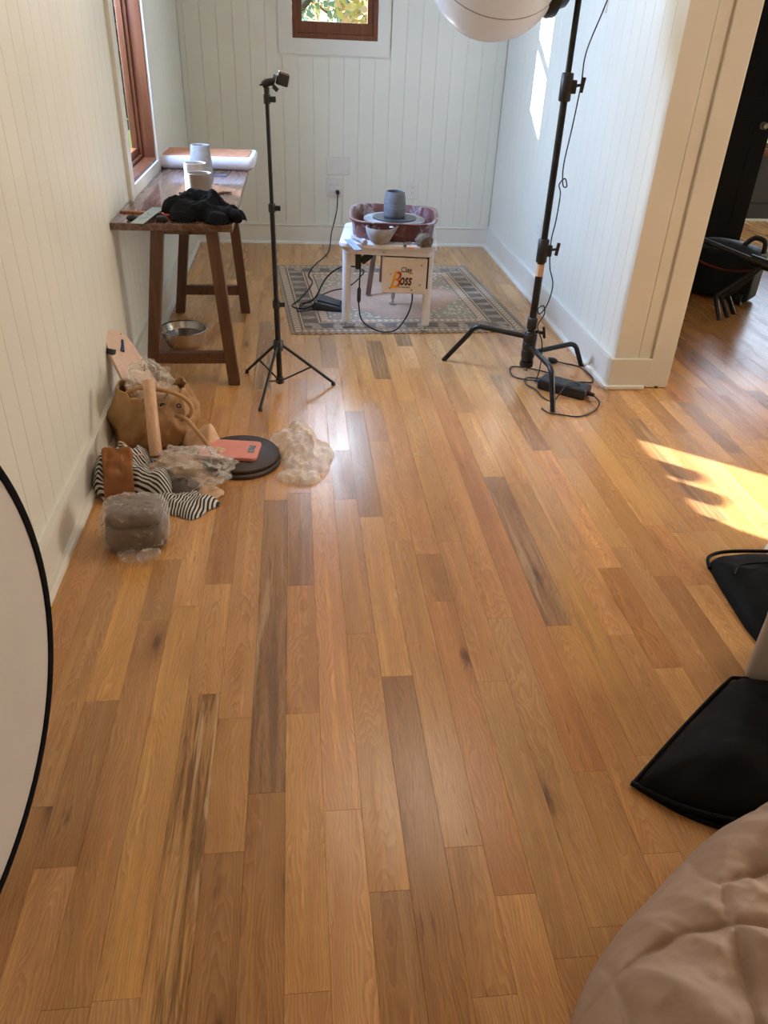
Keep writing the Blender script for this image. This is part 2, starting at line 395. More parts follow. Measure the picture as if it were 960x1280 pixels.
def rugmat(W, L):
    g = G('woven_rug'); o = g.n('TexCoord').outputs['UV']; s = g.n('SeparateXYZ'); g.l(o, s.inputs[0]); u, v = s.outputs[0], s.outputs[1]
    dx = g.math('MINIMUM', u, g.math('SUBTRACT', W, u)); dy = g.math('MINIMUM', v, g.math('SUBTRACT', L, v)); d = g.math('MINIMUM', dx, dy)
    beige = srgb(214, 190, 162); slate = srgb(122, 106, 94); rose = srgb(186, 148, 122); cream = srgb(214, 198, 174); ink = srgb(84, 86, 96)
    # motifs
    sel = g.math('LESS_THAN', dx, dy)
    along = g.n('Mix', data_type='FLOAT'); g.put(along.inputs[0], sel); g.put(along.inputs[2], u); g.put(along.inputs[3], v); a = along.outputs[0]
    key = g.math('GREATER_THAN', g.math('SINE', g.math('ADD', g.math('MULTIPLY', a, 170), g.math('MULTIPLY', g.math('SINE', g.math('MULTIPLY', d, 260)), 1.4))), .1)
    med = g.math('SINE', g.math('MULTIPLY', a, 52)); med2 = g.math('SINE', g.math('MULTIPLY', g.math('SUBTRACT', d, .085), 60))
    blob = g.mapr(g.math('ADD', med, g.math('MULTIPLY', med2, .3)), .25, .55)
    vor = g.n('TexVoronoi'); vor.inputs['Scale'].default_value = 34; g.l(o, vor.inputs['Vector'])
    vo = g.mapr(vor.outputs['Distance'], .25, .42)
    c = g.mix(key, srgb(150, 130, 112), beige)
    band = lambda lo, hi: g.math('MULTIPLY', g.math('GREATER_THAN', d, lo), g.math('LESS_THAN', d, hi))
    c = g.mix(band(0, .018), c, srgb(160, 140, 118)); c = g.mix(band(.018, .024), c, ink)
    c = g.mix(band(.062, .19), c, slate)
    c = g.mix(g.math('MULTIPLY', band(.085, .165), g.math('MULTIPLY', blob, .95)), c, srgb(190, 170, 146))
    c = g.mix(g.math('MULTIPLY', band(.085, .165), g.math('MULTIPLY', vo, .35)), c, ink)
    c = g.mix(band(.074, .080), c, beige); c = g.mix(band(.172, .178), c, beige)
    c = g.mix(band(.19, .235), c, g.mix(key, rose, cream)); c = g.mix(band(.235, .241), c, ink)
    fld = g.math('GREATER_THAN', d, .241)
    cu = g.math('ABSOLUTE', g.math('SUBTRACT', u, W/2)); cv = g.math('ABSOLUTE', g.math('SUBTRACT', v, L/2))
    dia = g.math('ADD', cu, g.math('MULTIPLY', cv, .9))
    stp = g.math('ADD', dia, g.math('MULTIPLY', g.math('SINE', g.math('MULTIPLY', g.math('SUBTRACT', cu, cv), 95)), .02))
    corner = g.math('GREATER_THAN', stp, .50)
    fc = g.mix(corner, g.mix(g.math('MULTIPLY', vo, .4), srgb(196, 162, 140), srgb(172, 142, 126)), g.mix(g.math('MULTIPLY', vo, .75), cream, srgb(146, 130, 114)))
    c = g.mix(fld, c, fc)
    wear = g.noise(o, 3, 4); c = g.mix(g.mapr(wear, .4, .75, 0, .5), c, srgb(160, 142, 124))
    g.base(c, .95, 0, .2); g.bump(g.noise(o, 400, 2), .5, .001); return g.m

# ------------------------------------------------------------------ ROOM
XL, XR, YB, CEILZ = -.758, 1.508, 6.184, 2.60
# floor: slab + oak planks
floor = struct('floor', M().box((XL-.3, -2.6, -.06), (6.2, 7.7, -.014)), simple('subfloor', (.05, .03, .02), .8), base=(0, 0, 0), smooth=False)
PW, PX0 = .0829, -.048
joints = {}
for k, y in [(-6, .974), (-2, .982), (-1, 1.122), (1, 1.066), (2, .873), (4, .959), (5, .847), (4, .664), (8, 1.129), (-4, 1.785), (-3, 1.431), (-2, 1.346), (-2, 1.831), (0, 1.867), (0, 1.351), (2, 1.638), (3, 1.465), (5, 1.769), (7, 1.682), (6, 1.43), (11, 2.011), (12, 1.91), (13, 2.018), (14, 1.858), (15, 1.808), (9, 1.641), (11, 1.59), (13, 1.604), (12, 1.452), (10, 1.166), (17, 2.106), (3, 3.898), (2, 3.618), (5, 3.474), (7, 3.618), (4, 3.204), (8, 3.375), (10, 3.374), (11, 3.288), (3, 3.111), (2, 2.742), (4, 2.822), (2, 2.365), (3, 2.244), (4, 2.092), (5, 2.011), (1, 2.146), (10, 2.453), (-1, 2.368), (-1, 3.075), (12, 2.721), (13, 2.65), (16, 2.643), (16, 2.102)]:
    joints.setdefault(k, []).append(y)
TONES = {'G': srgb(180, 148, 118), 'D': srgb(180, 142, 104), 'S': srgb(204, 172, 128), 'L': srgb(216, 177, 131), 'Y': srgb(216, 176, 122), 'P': srgb(213, 172, 132), 'R': srgb(198, 150, 108), 'M': srgb(203, 162, 119), 'A': srgb(209, 168, 118)}
FIG = {'G': (.3, .5), 'D': (.5, .2), 'S': (.2, .95), 'L': (.3, .06), 'Y': (.1, .08), 'P': (.5, 0), 'R': (.4, 0), 'M': (.5, .05), 'A': (.95, .05)}
tonept = [(-1, 1.33, 'G'), (-1, 2.09, 'G'), (-1, .83, 'D'), (-2, .8, 'D'), (-3, 1.23, 'S'), (-2, 1.15, 'L'), (-4, 1.35, 'Y'), (-2, 1.92, 'P'), (0, 1.62, 'P'), (0, .91, 'Y'), (1, .82, 'P'), (2, .99, 'A'), (2, .74, 'D'), (3, 1.19, 'D'), (3, 1.75, 'Y'), (5, 1.9, 'D'), (4, 1.31, 'L'), (6, 1.53, 'M'), (6, 1.25, 'L'), (5, 1.05, 'R'), (8, 1.43, 'R'), (8, 1.88, 'R'), (9, 1.28, 'A'), (11, 1.41, 'M'), (12, 2.93, 'G'), (13, 2.74, 'L'), (11, 2.89, 'L'), (5, 3.51, 'G'), (9, 3.73, 'L'), (10, 3.51, 'L'), (3, 2.38, 'D'), (2, 2.56, 'G'), (2, 1.99, 'L'), (1, 2.0, 'P'), (0, 2.09, 'G'), (-6, 1.06, 'D'), (-9, 2.03, 'Y'), (-5, 1.13, 'M'), (13, 2.19, 'L'), (14, 1.7, 'D'), (12, 1.78, 'R'), (11, 2.2, 'L'), (9, 1.96, 'G'), (7, 2.37, 'M'), (6, 2.75, 'L'), (4, 2.98, 'P'), (4, 3.23, 'A'), (2, 3.73, 'D'), (22, 3.21, 'R'), (25, 3.4, 'D'), (4, .73, 'M'), (5, .72, 'L')]
def proj(p):
    d = V(p)-V((0, 0, CH)); z = d.dot(fw)
    if z < .05: return None
    return 480+fl*d.dot(ri)/z, 640-fl*d.dot(up)/z, z
planks = []
for k in range(-9, 74):
    x0, x1 = PX0+PW*k, PX0+PW*(k+1)
    x0 = max(x0, XL)
    if x1 <= x0+.005: continue
    js = sorted(joints.get(k, []))
    if k <= -7: js = [2.9, 4.2] if k == -7 else [1.62, 3.4, 4.7] if k == -8 else [2.5, 4.4]
    ys = list(js)
    top = 7.65; bot = -2.5
    y = ys[-1] if ys else random.uniform(-.2, .5)
    if not ys: ys = [y]
    while y < top-.15:
        y += random.choice((random.uniform(.28, .6), random.uniform(.5, 1.15))); ys.append(min(y, top))
    y = ys[0] if js else ys[0]
    ys0 = []
    while y > bot+.15:
        y -= random.uniform(.6, 1.3) if -8 < k < 18 else random.uniform(.4, 1.1); ys0.append(max(y, bot))
    ys = sorted(ys0+ys)
    if x0 < XR+.2 and x1 > XR: pass
    for a, b in zip(ys, ys[1:]):
        if b-a < .02: continue
        tn = None
        for kk, yy, t in tonept:
            if kk == k and a <= yy <= b: tn = t; break
        if tn is None: tn = random.choices('GDLYPRMA', (.35, .9, 2.2, 1.0, 1.8, 1.3, 3.2, 1.3))[0]
        c = TONES[tn]; c = (c[0]*1.10, c[1]*.99, c[2]*.78); j = random.uniform(.86, 1.10); j2 = random.uniform(.97, 1.03)
        mc = TONES['M']; mc = (mc[0]*1.10, mc[1]*.99, mc[2]*.78); c = tuple(u*.80+v_*.20 for u, v_ in zip(c, mc))
        col = (c[0]*j, c[1]*j*j2, c[2]*j*j2*j2)
        fg, al = FIG[tn]; fg = min(1, max(0, fg+random.uniform(-.35, .35) if tn not in 'SYA' else fg))
        planks.append((x0, x1, a, b, col, al, fg, random.uniform(0, 9)))
def plank_geo(p, z=0):
    x0, x1, a, b = p[:4]; g = .00012; c = .0003
    xo = ((x0+g, x1-g), (a+g, b-g)); xi = ((x0+g+c, x1-g-c), (a+g+c, b-g-c))
    v = []
    for zz, (xx, yy) in ((-.014, xo), (-.0006, xo), (0, xi)): v += [(xx[0], yy[0], zz), (xx[1], yy[0], zz), (xx[1], yy[1], zz), (xx[0], yy[1], zz)]
    f = []
    for l in (0, 4): f += [(l+i, l+(i+1) % 4, l+4+(i+1) % 4, l+4+i) for i in range(4)]
    f.append((8, 9, 10, 11)); return v, f
def setattrs(me, vals):          # vals: per vertex (col, alpha, seed, cx, fig)
    a = me.attributes.new('tone', 'FLOAT_COLOR', 'POINT'); b = me.attributes.new('fig', 'FLOAT_VECTOR', 'POINT')
    for i, (c, al, sd, cx, fg) in enumerate(vals): a.data[i].color = (*c, al); b.data[i].vector = (sd, cx, fg)
def vis(p):
    x0, x1, a, b = p[:4]; best = 0
    y = max(a, .55)
    while y <= b:
        q = proj(((x0+x1)/2, y, 0))
        if q and -10 < q[0] < 970 and -10 < q[1] < 1300 and not (x0 > 1.45 and x1 < 1.8 and y > 3.4) and not (x0 < 1.8 and y > 6.2):
            if not (x0 > 1.8 and q[0] < 830+(481-q[1])*.24): best += .1/q[2]**2
        y += .05
    return best
planks = [p+(vis(p),) for p in planks]; planks.sort(key=lambda p: -p[-1])
n = 0; rest = M(); rvals = []
for p in planks:
    v, f = plank_geo(p); vals = [(p[4], p[5], p[7], (p[0]+p[1])/2, p[6])]*12
    if n < 300 and p[-1] > 0:
        n += 1
        me = bpy.data.meshes.new('plank'); me.from_pydata(v, [], f); setattrs(me, vals); me.materials.append(OAK)
        o = bpy.data.objects.new('plank', me); COL.objects.link(o); o.parent = floor
    else:
        b = len(rest.v); rest.v += v; rest.f += [tuple(b+i for i in q) for q in f]; rvals += vals
me = bpy.data.meshes.new('far_planks'); me.from_pydata(rest.v, [], rest.f); setattrs(me, rvals); me.materials.append(OAK)
o = bpy.data.objects.new('far_planks', me); COL.objects.link(o); o.parent = floor; o['kind'] = 'stuff'

# walls with v-groove boards
def board_mesh(wd, h, t=.012, c=.0023):
    v = [(0, 0, 0), (wd, 0, 0), (wd, 0, t-c), (wd-c, 0, t), (c, 0, t), (0, 0, t-c)]
    mm = M(); mm.v = [(x, z0, z) for z0 in (0, h) for x, _, z in v]
    mm.f = [(0, 1, 7, 6)]+[(i, (i+1) % 6, 6+(i+1) % 6, 6+i) for i in range(1, 6)]+[(5, 4, 3, 2, 1, 0), (6, 7, 8, 9, 10, 11)]
    return mm
bcache = {}
def boards(wall, origin, along, nrm, spans):       # spans: (s0, s1, z0, z1)
    for s0, s1, z0, z1 in spans:
        wd, h = round(s1-s0-.0006, 4), round(z1-z0, 4); key = (wd, h)
        if key not in bcache:
            me = mesh('wall_board', board_mesh(wd, h), False); me.materials.append(PAINT); bcache[key] = me
        o = bpy.data.objects.new('wall_board', bcache[key]); COL.objects.link(o); o.parent = wall
        A = V(along); N = V(nrm); Z = V((0, 0, 1)); mt = Matrix.Identity(4); p = V(origin)+A*(s0+.0004)+Z*z0
        for i in range(3): mt[i][0] = A[i]; mt[i][1] = Z[i]; mt[i][2] = N[i]; mt[i][3] = p[i]
        o.matrix_local = mt
BT = .012; BW = .1078
wall_back = struct('wall_back', M().box((XL-.2, YB+BT, 0), (0.0, YB+.16, CEILZ)).box((.592, YB+BT, 0), (XR+.02, YB+.16, CEILZ)).box((0, YB+BT, 0), (.592, YB+.16, 1.355)).box((0, YB+BT, 2.2), (.592, YB+.16, CEILZ)), PAINT, base=(0, YB, 0), smooth=False, label='cream vertical board wall at the end of the alcove')
x = -.072-BW*7; sp = []
while x < XR:
    a, b = max(x, XL), min(x+BW, XR)
    if b-a > .012:
        if b > 0 and a < .592: sp += [(a, b, .138, 1.30), (a, b, 2.24, CEILZ)]
        else: sp.append((a, b, .138, CEILZ))
    x += BW
boards(wall_back, (0, BT, 0), (1, 0, 0), (0, -1, 0), sp)
# left wall, window opening y 3.93-4.70, z .77-2.2
WY0, WY1, WZ0, WZ1 = 3.920, 4.695, .775, 2.15
wall_left = struct('wall_left', M().box((XL-.115, -2.6, 0), (XL-BT, WY0, CEILZ)).box((XL-.115, WY1, 0), (XL-BT, YB+.1, CEILZ)).box((XL-.115, WY0, 0), (XL-BT, WY1, WZ0)).box((XL-.115, WY0, WZ1), (XL-BT, WY1, CEILZ)), PAINT, base=(XL, 0, 0), smooth=False, label='cream vertical board wall on the left')
y = 2.224-BW*14; sp = []
while y < YB:
    a, b = max(y, .55), min(y+BW, YB)
    if b-a > .012:
        if b > WY0-.02 and a < WY1+.02: sp += [(a, b, .145, .66), (a, b, 2.26, CEILZ)]
        elif b > .56: sp.append((a, b, .145, CEILZ))
    y += BW
boards(wall_left, (-BT, 0, 0), (0, 1, 0), (1, 0, 0), [(s[0], s[1], s[2], s[3]) for s in sp])
wall_right = struct('wall_right', M().box((XR+BT, 3.392, 0), (1.80, YB+.16, CEILZ)), PAINT, base=(XR, 3.39, 0), smooth=False, label='cream vertical board wall on the right of the alcove')
y = 3.372; sp = []
while y < YB:
    b = min(y+BW, YB)
    if b-y > .012: sp.append((y, b, .15, CEILZ))
    y += BW
boards(wall_right, (BT, -3.39, 0), (0, 1, 0), (-1, 0, 0), sp)
# door casing boards on the end face of that wall
cas = structe('trim_1', (XR, 3.37, 0), 'wide cream casing on the end of the right wall')
YE = 3.372
def cbox(name, a, b, z0, z1, y0, y1, bev=.002): return obj(name, M().box((a, y0, z0), (b, y1, z1)), TRIM, cas, bevel=bev)
cbox('casing_board', XR-.002, 1.622, .15, CEILZ, YE-.010, YE+.02)
cbox('casing_board', 1.6235, 1.678, .15, CEILZ, YE-.010, YE+.02)
cbox('backing_strip', 1.675, 1.70, .15, CEILZ, YE+.004, YE+.02)
cbox('jamb_casing', 1.694, 1.80, .002, CEILZ, YE-.014, YE+.02, .003)
cbox('base_block', XR-.018, 1.692, .012, .152, YE-.026, YE+.02, .002)
cbox('shoe_moulding', XR-.034, 1.672, 0, .022, YE-.042, YE-.024, .006)
obj('bolt_plate', M().box((1.735, YE-.018, .002), (1.752, YE-.012, .010)), BLACKM, cas)
# baseboards with shoe moulding
def baseprof(p0, p1, nrm, h, name, label=None):
    p0, p1, nrm = V(p0), V(p1), V(nrm)
    prof = [(0, 0), (.016, 0), (.016, h-.014), (.013, h-.012), (.013, h-.008), (.019, h-.006), (.019, h-.001), (.002, h), (0, h)]
    mm = M()
    mm.quadgrid([p+nrm*a+V((0, 0, z)) for p in (p0, p1) for a, z in prof], 2, len(prof)); mm.f.append(tuple(range(len(prof)))); mm.f.append(tuple(len(prof)+i for i in range(len(prof))))
    o = struct(name, mm, TRIM, label, smooth=False)
    q = [(.016, 0), (.036, 0), (.036, .006), (.033, .014), (.027, .019), (.016, .021)]
    mm = M(); mm.quadgrid([p+nrm*a+V((0, 0, z)) for p in (p0, p1) for a, z in q], 2, len(q)); mm.f.append(tuple(range(len(q)))); mm.f.append(tuple(len(q)+i for i in range(len(q))))
    obj('shoe_moulding', mm, TRIM, o, smooth=False)
baseprof((XL, YB, 0), (XR, YB, 0), (0, -1, 0), .138, 'baseboard_back')
baseprof((XL, -2.6, 0), (XL, YB, 0), (1, 0, 0), .145, 'baseboard_left')
baseprof((XR, 3.35, 0), (XR, YB, 0), (-1, 0, 0), .15, 'baseboard_right')
baseprof((3.2, 7.4, 0), (6.1, 7.4, 0), (0, -1, 0), .16, 'baseboard_far')
bpy.data.objects['baseboard_far'].data.materials[0] = DARKWALL
# remaining shell
struct('ceiling', M().box((XL-.2, -2.7, CEILZ), (6.2, 7.7, CEILZ+.08)), CEIL, smooth=False)
struct('wall_front', M().box((XL-.2, -2.75, 0), (6.2, -2.6, CEILZ)), PAINT, smooth=False)
struct('wall_side', M().box((6.1, -2.7, 0), (6.25, 7.7, CEILZ)), PAINT, smooth=False)
struct('wall_header', M().box((1.80, 3.372, 2.2), (6.1, 3.50, CEILZ)).box((2.95, 3.372, 0), (6.1, 3.5, 2.2)), PAINT, smooth=False)  # unseen lower run extended to keep side light out of the far room
struct('wall_far', M().box((1.8, 7.4, 0), (4.22, 7.55, CEILZ)).box((4.22, 7.4, 0), (5.3, 7.55, .62)).box((4.22, 7.4, 2.0), (5.3, 7.55, CEILZ)).box((5.3, 7.4, 0), (6.1, 7.55, CEILZ)), DARKWALL, smooth=False, label='charcoal wall of the room beyond the doorway')
struct('wall_partition', M().box((1.8, 6.44, 0), (2.93, 6.52, CEILZ)), DARKWALL, smooth=False)
# black door
dr = structe('door_1', (2.93, 6.41, 0), 'open black door in the room beyond')
obj('door_leaf', M().box((2.93, 6.40, .008), (3.75, 6.435, 2.08)), BLACKDOOR, dr, bevel=.003)
for a, b in ((.14, .95), (1.08, 1.95)):
    mm = M()
    for lo, hi in (((3.05, a), (3.63, a+.015)), ((3.05, b-.015), (3.63, b)), ((3.05, a), (3.065, b)), ((3.615, a), (3.63, b))): mm.box((lo[0], 6.395, lo[1]), (hi[0], 6.401, hi[1]))
    obj('panel_moulding', mm, BLACKDOOR, dr)
obj('door_knob', M().lathe([(0, .05), (.018, .048), (.026, .036), (.022, .022), (.010, .014), (.010, .004), (.028, .003), (.028, 0)], (3.678, 6.40, .907), 20, (0, -1, 0)), ZINC, dr)
# window of the other room
w3 = structe('window_3', (4.7, 7.4, .62), 'window with a wooden sill in the room beyond')
obj('sill', M().box((4.18, 7.34, .575), (5.34, 7.45, .635)), WINWOOD, w3, bevel=.003)
obj('frame', M().box((4.22, 7.41, .635), (4.27, 7.48, 2.0)).box((5.25, 7.41, .635), (5.3, 7.48, 2.0)).box((4.27, 7.41, 1.95), (5.25, 7.48, 2.0)).box((4.27, 7.41, .635), (5.25, 7.48, .68)), WINWOOD, w3, bevel=.002)
obj('pane', M().box((4.27, 7.445, .68), (5.25, 7.449, 1.95)), GLASS, w3)

# back window: casing, wood frame, sash, pane
def framebox(x0, x1, z0, z1, t, y0, y1):
    return M().box((x0, y0, z0), (x0+t, y1, z1)).box((x1-t, y0, z0), (x1, y1, z1)).box((x0+t, y0, z0), (x1-t, y1, z0+t)).box((x0+t, y0, z1-t), (x1-t, y1, z1))
w2 = structe('window_2', (.29, YB, 1.36), 'small wood window in the back wall')
obj('casing', M().box((-.091, YB-.012, 1.262), (.673, YB+.004, 1.357)).box((-.091, YB-.012, 1.357), (.003, YB+.004, 2.3)).box((.587, YB-.012, 1.357), (.673, YB+.004, 2.3)).box((-.091, YB-.012, 2.19), (.673, YB+.004, 2.3)), TRIM, w2, smooth=False)
obj('frame', framebox(.004, .586, 1.357, 2.19, .030, YB-.004, YB+.10), WINWOOD, w2, bevel=.002)
obj('sash', M().box((.034, YB+.01, 1.387), (.556, YB+.05, 1.458)).box((.034, YB+.01, 1.458), (.070, YB+.05, 2.16)).box((.515, YB+.01, 1.458), (.556, YB+.05, 2.16)).box((.07, YB+.01, 1.80), (.515, YB+.05, 1.85)).box((.07, YB+.01, 2.12), (.515, YB+.05, 2.16)), WINWOOD, w2, bevel=.003)
for z0, z1 in ((1.458, 1.80), (1.85, 2.12)): obj('pane', M().box((.07, YB+.026, z0), (.515, YB+.030, z1)), GLASS, w2)
# left window
w1 = structe('window_1', (XL, 4.32, WZ0), 'tall wood window in the left wall above the table')
obj('casing', M().box((XL-.004, WY0-.080, .69), (XL+.018, WY0+.008, 2.26)).box((XL-.004, WY1-.008, .69), (XL+.018, WY1+.10, 2.26)).box((XL-.004, WY0, .69), (XL+.018, WY1, WZ0+.004)).box((XL-.004, WY0, WZ1), (XL+.018, WY1, 2.26)), TRIM, w1, bevel=.002)
def fy(y0, y1, z0, z1, t, x0, x1, tb=None):
    tb = tb or t
    return M().box((x0, y0, z0), (x1, y0+t, z1)).box((x0, y1-t, z0), (x1, y1, z1)).box((x0, y0+t, z0), (x1, y1-t, z0+tb)).box((x0, y0+t, z1-t), (x1, y1-t, z1))
obj('frame', fy(WY0, WY1, WZ0, WZ1, .018, XL-.112, XL+.004), WINWOOD, w1, bevel=.002)
obj('sash', fy(WY0+.022, WY1-.022, WZ0+.022, WZ1-.022, .024, XL-.110, XL-.078, .045), WINWOOD, w1, bevel=.004)
obj('stop_bead', fy(WY0+.022, WY1-.022, WZ0+.022, WZ1-.022, .012, XL-.078, XL-.060), WINWOOD, w1, bevel=.002)
obj('pane', M().box((XL-.097, WY0+.044, WZ0+.065), (XL-.093, WY1-.044, WZ1-.05)), GLASS, w1)

# wall plates
def plate(name, label, cat, T, wd, h, kind):
    e = thing(name, label, cat, T.to_translation())
    R3 = T.to_3x3().to_4x4(); P0 = T.to_translation(); TT = Matrix.Translation(P0) @ R3
    obj('cover', M().box((-wd/2, -h/2, 0), (wd/2, h/2, .006), TT), PLATE, e, bevel=.0025)
    if kind == 'outlet2':
        for sx in (-.023, .023):
            obj('receptacle', M().box((sx-.0165, -.034, .004), (sx+.0165, .034, .0085), TT), PLATE, e, bevel=.002)
        for sx in (-.023, .023):
            for sz in (-.019, .019):
                for q in (-.006, .006): obj('slot', M().box((sx+q-.001, sz-.004, .008), (sx+q+.001, sz+.004, .0088), TT), INK, e)
    elif kind == 'outlet1':
        obj('receptacle', M().box((-.0165, -.034, .004), (.0165, .034, .0085), TT), PLATE, e, bevel=.002)
        for sz in (-.019, .019):
            for q in (-.006, .006): obj('slot', M().box((q-.001, sz-.004, .008), (q+.001, sz+.004, .0088), TT), INK, e)
    for sx in ((-.046, 0, .046) if kind == 'blank3' else (0,) if kind != 'outlet2' else (-.023, .023)):
        for sz in ((-.045, .045) if kind == 'blank3' else (0,)): obj('screw', M().lathe([(0, .0095), (.003, .0092), (.0035, .006)], TT @ V((sx, sz, 0)), 10, TT.to_3x3() @ V((0, 0, 1))), PLATE, e)
    return e
def wallT(p, nrm):
    N = V(nrm); Z = V((0, 0, 1)); X = Z.cross(N); mt = Matrix.Identity(4)
    for i in range(3): mt[i][0] = X[i]; mt[i][1] = Z[i]; mt[i][2] = N[i]; mt[i][3] = p[i]
    return mt
plate('blank_plate', 'wide blank three-gang wall plate above the outlet with the cord', 'wall plate', wallT((.322, YB, .560), (0, -1, 0)), .172, .122, 'blank3')
plate('outlet', 'double outlet on the back wall with a black plug in it', 'outlet', wallT((.292, YB, .408), (0, -1, 0)), .116, .126, 'outlet2')
plate('outlet', 'single outlet plate on the back wall right of the pottery wheel', 'outlet', wallT((.888, YB, .405), (0, -1, 0)), .088, .128, 'outlet1')
plate('outlet', 'outlet plate low on the right wall behind the black light stand', 'outlet', wallT((XR, 4.845, .42), (-1, 0, 0)), .08, .12, 'outlet1')
plate('wall_control', 'small white plate high on the right wall at the top of the frame', 'wall plate', wallT((XR, 4.31, 1.60), (-1, 0, 0)), .07, .11, 'blank')

# ------------------------------------------------------------------ OUTDOORS
LEAFC = [simple('leaf_a', (.07, .11, .12), .6, bump=0, spec=0.05), simple('leaf_b', (.55, .52, .20), .6, bump=0, spec=0.05), simple('leaf_c', (.26, .38, .28), .6, bump=0, spec=0.05), simple('leaf_d', (.6, .42, .2), .6, bump=0, spec=0.05)]
BARK = simple('bark', (.10, .07, .05), .9, bump=1)
struct('ground', M().box((-30, 7.8, -1.0), (30, 40, -.9)).box((-30, -5, -1.0), (-1.1, 7.8, -.9)), simple('lawn', (.10, .14, .05), .95, spec=0), smooth=False, label='lawn outside the windows')
def tree(x, y, r, z, lc, label):
    e = thing('tree', label, 'tree', (x, y, -.9), 'trees outside')
    obj('trunk', M().tube([(x, y, -.9), (x+.1, y, z*.4), (x, y+.1, z)], [.22, .16, .08]), BARK, e)
    for q in range(6):
        a = random.uniform(0, 6.28); obj('branch', M().tube([(x, y, z*.5+.1*q), (x+r*.6*math.cos(a), y+r*.6*math.sin(a), z+.2*q)], [.07, .02]), BARK, e)
    for ci in lc:
        mm = M()
        for q in range(1500):
            while True:
                d = V([random.uniform(-1, 1) for _ in range(3)])
                if d.length < 1: break
            c = V((x, y, z+.3))+d*r*(1+.25*noise.noise(d*3+V((x, ci, 0))))
            a = V([random.gauss(0, 1) for _ in range(3)]).normalized(); b = a.cross(V([random.gauss(0, 1) for _ in range(3)])).normalized(); s = random.uniform(.06, .13)
            k = len(mm.v); mm.v += [tuple(c-a*s), tuple(c+b*s*.5), tuple(c+a*s), tuple(c-b*s*.5)]; mm.f.append((k, k+1, k+2, k+3))
        o = obj('foliage', mm, LEAFC[ci], e, smooth=False); o['kind'] = 'stuff'
tree(2.3, 13.5, 1.7, 1.5, (1, 3), 'yellow-green tree seen through the right of the back window')
tree(-.3, 16, 2.3, 1.7, (2, 2), 'green tree seen through the left of the back window')
tree(2.1, 24, 3.4, 1.9, (1, 3), 'golden tree far behind the others outside the back window')
tree(-2.1, 9.6, 1.15, 1.2, (0, 0), 'dark green tree outside the left window')
#PART2
# ------------------------------------------------------------------ LARGE OBJECTS
def rrect(x0, y0, x1, y1, r, n=5):
    out = []
    for cx, cy, a0 in ((x1-r, y1-r, 0), (x0+r, y1-r, 90), (x0+r, y0+r, 180), (x1-r, y0+r, 270)):
        for i in range(n+1):
            a = math.radians(a0+90*i/n); out.append((cx+r*math.cos(a), cy+r*math.sin(a)))
    return out
def fbm(p, o=4): return noise.fractal(V(p), 1.0, 2.0, o)
def ridge(p): return 1-abs(noise.noise(V(p)))*2
# narrow bench table
TZ = .726
t = thing('work_table', 'narrow dark brown wooden work table under the left window, with splayed legs', 'table', (-.51, 4.1, 0))
obj('table_top', M().box((-.757, 3.375, TZ-.030), (-.262, 4.88, TZ)), TABTOP, t, bevel=.004)
def leg(x0, x1, y, nm='leg'):
    w_, d_ = .052, .050
    sx = x1-x0
    mm = M(); bot = [(x0-w_/2, y-d_/2, 0), (x0+w_/2, y-d_/2, 0), (x0+w_/2, y+d_/2, 0), (x0-w_/2, y+d_/2, 0)]
    mm.hexa(bot, [(x+sx, y_, TZ-.030) for x, y_, _ in bot]); return obj(nm, mm, WALNUTZ, t, bevel=.003)
for y in (3.425, 4.48):
    leg(-.674, -.575, y); leg(-.300, -.352, y)
    a = -.655; b = -.318
    obj('stretcher', M().box((a, y-.018, .105), (b, y+.018, .158)), WALNUT, t, bevel=.003)
for y in (3.41, 4.465): obj('apron', M().box((-.60, y+.004, TZ-.05), (-.34, y+.03, TZ-.029)), WALNUT, t, bevel=.002)
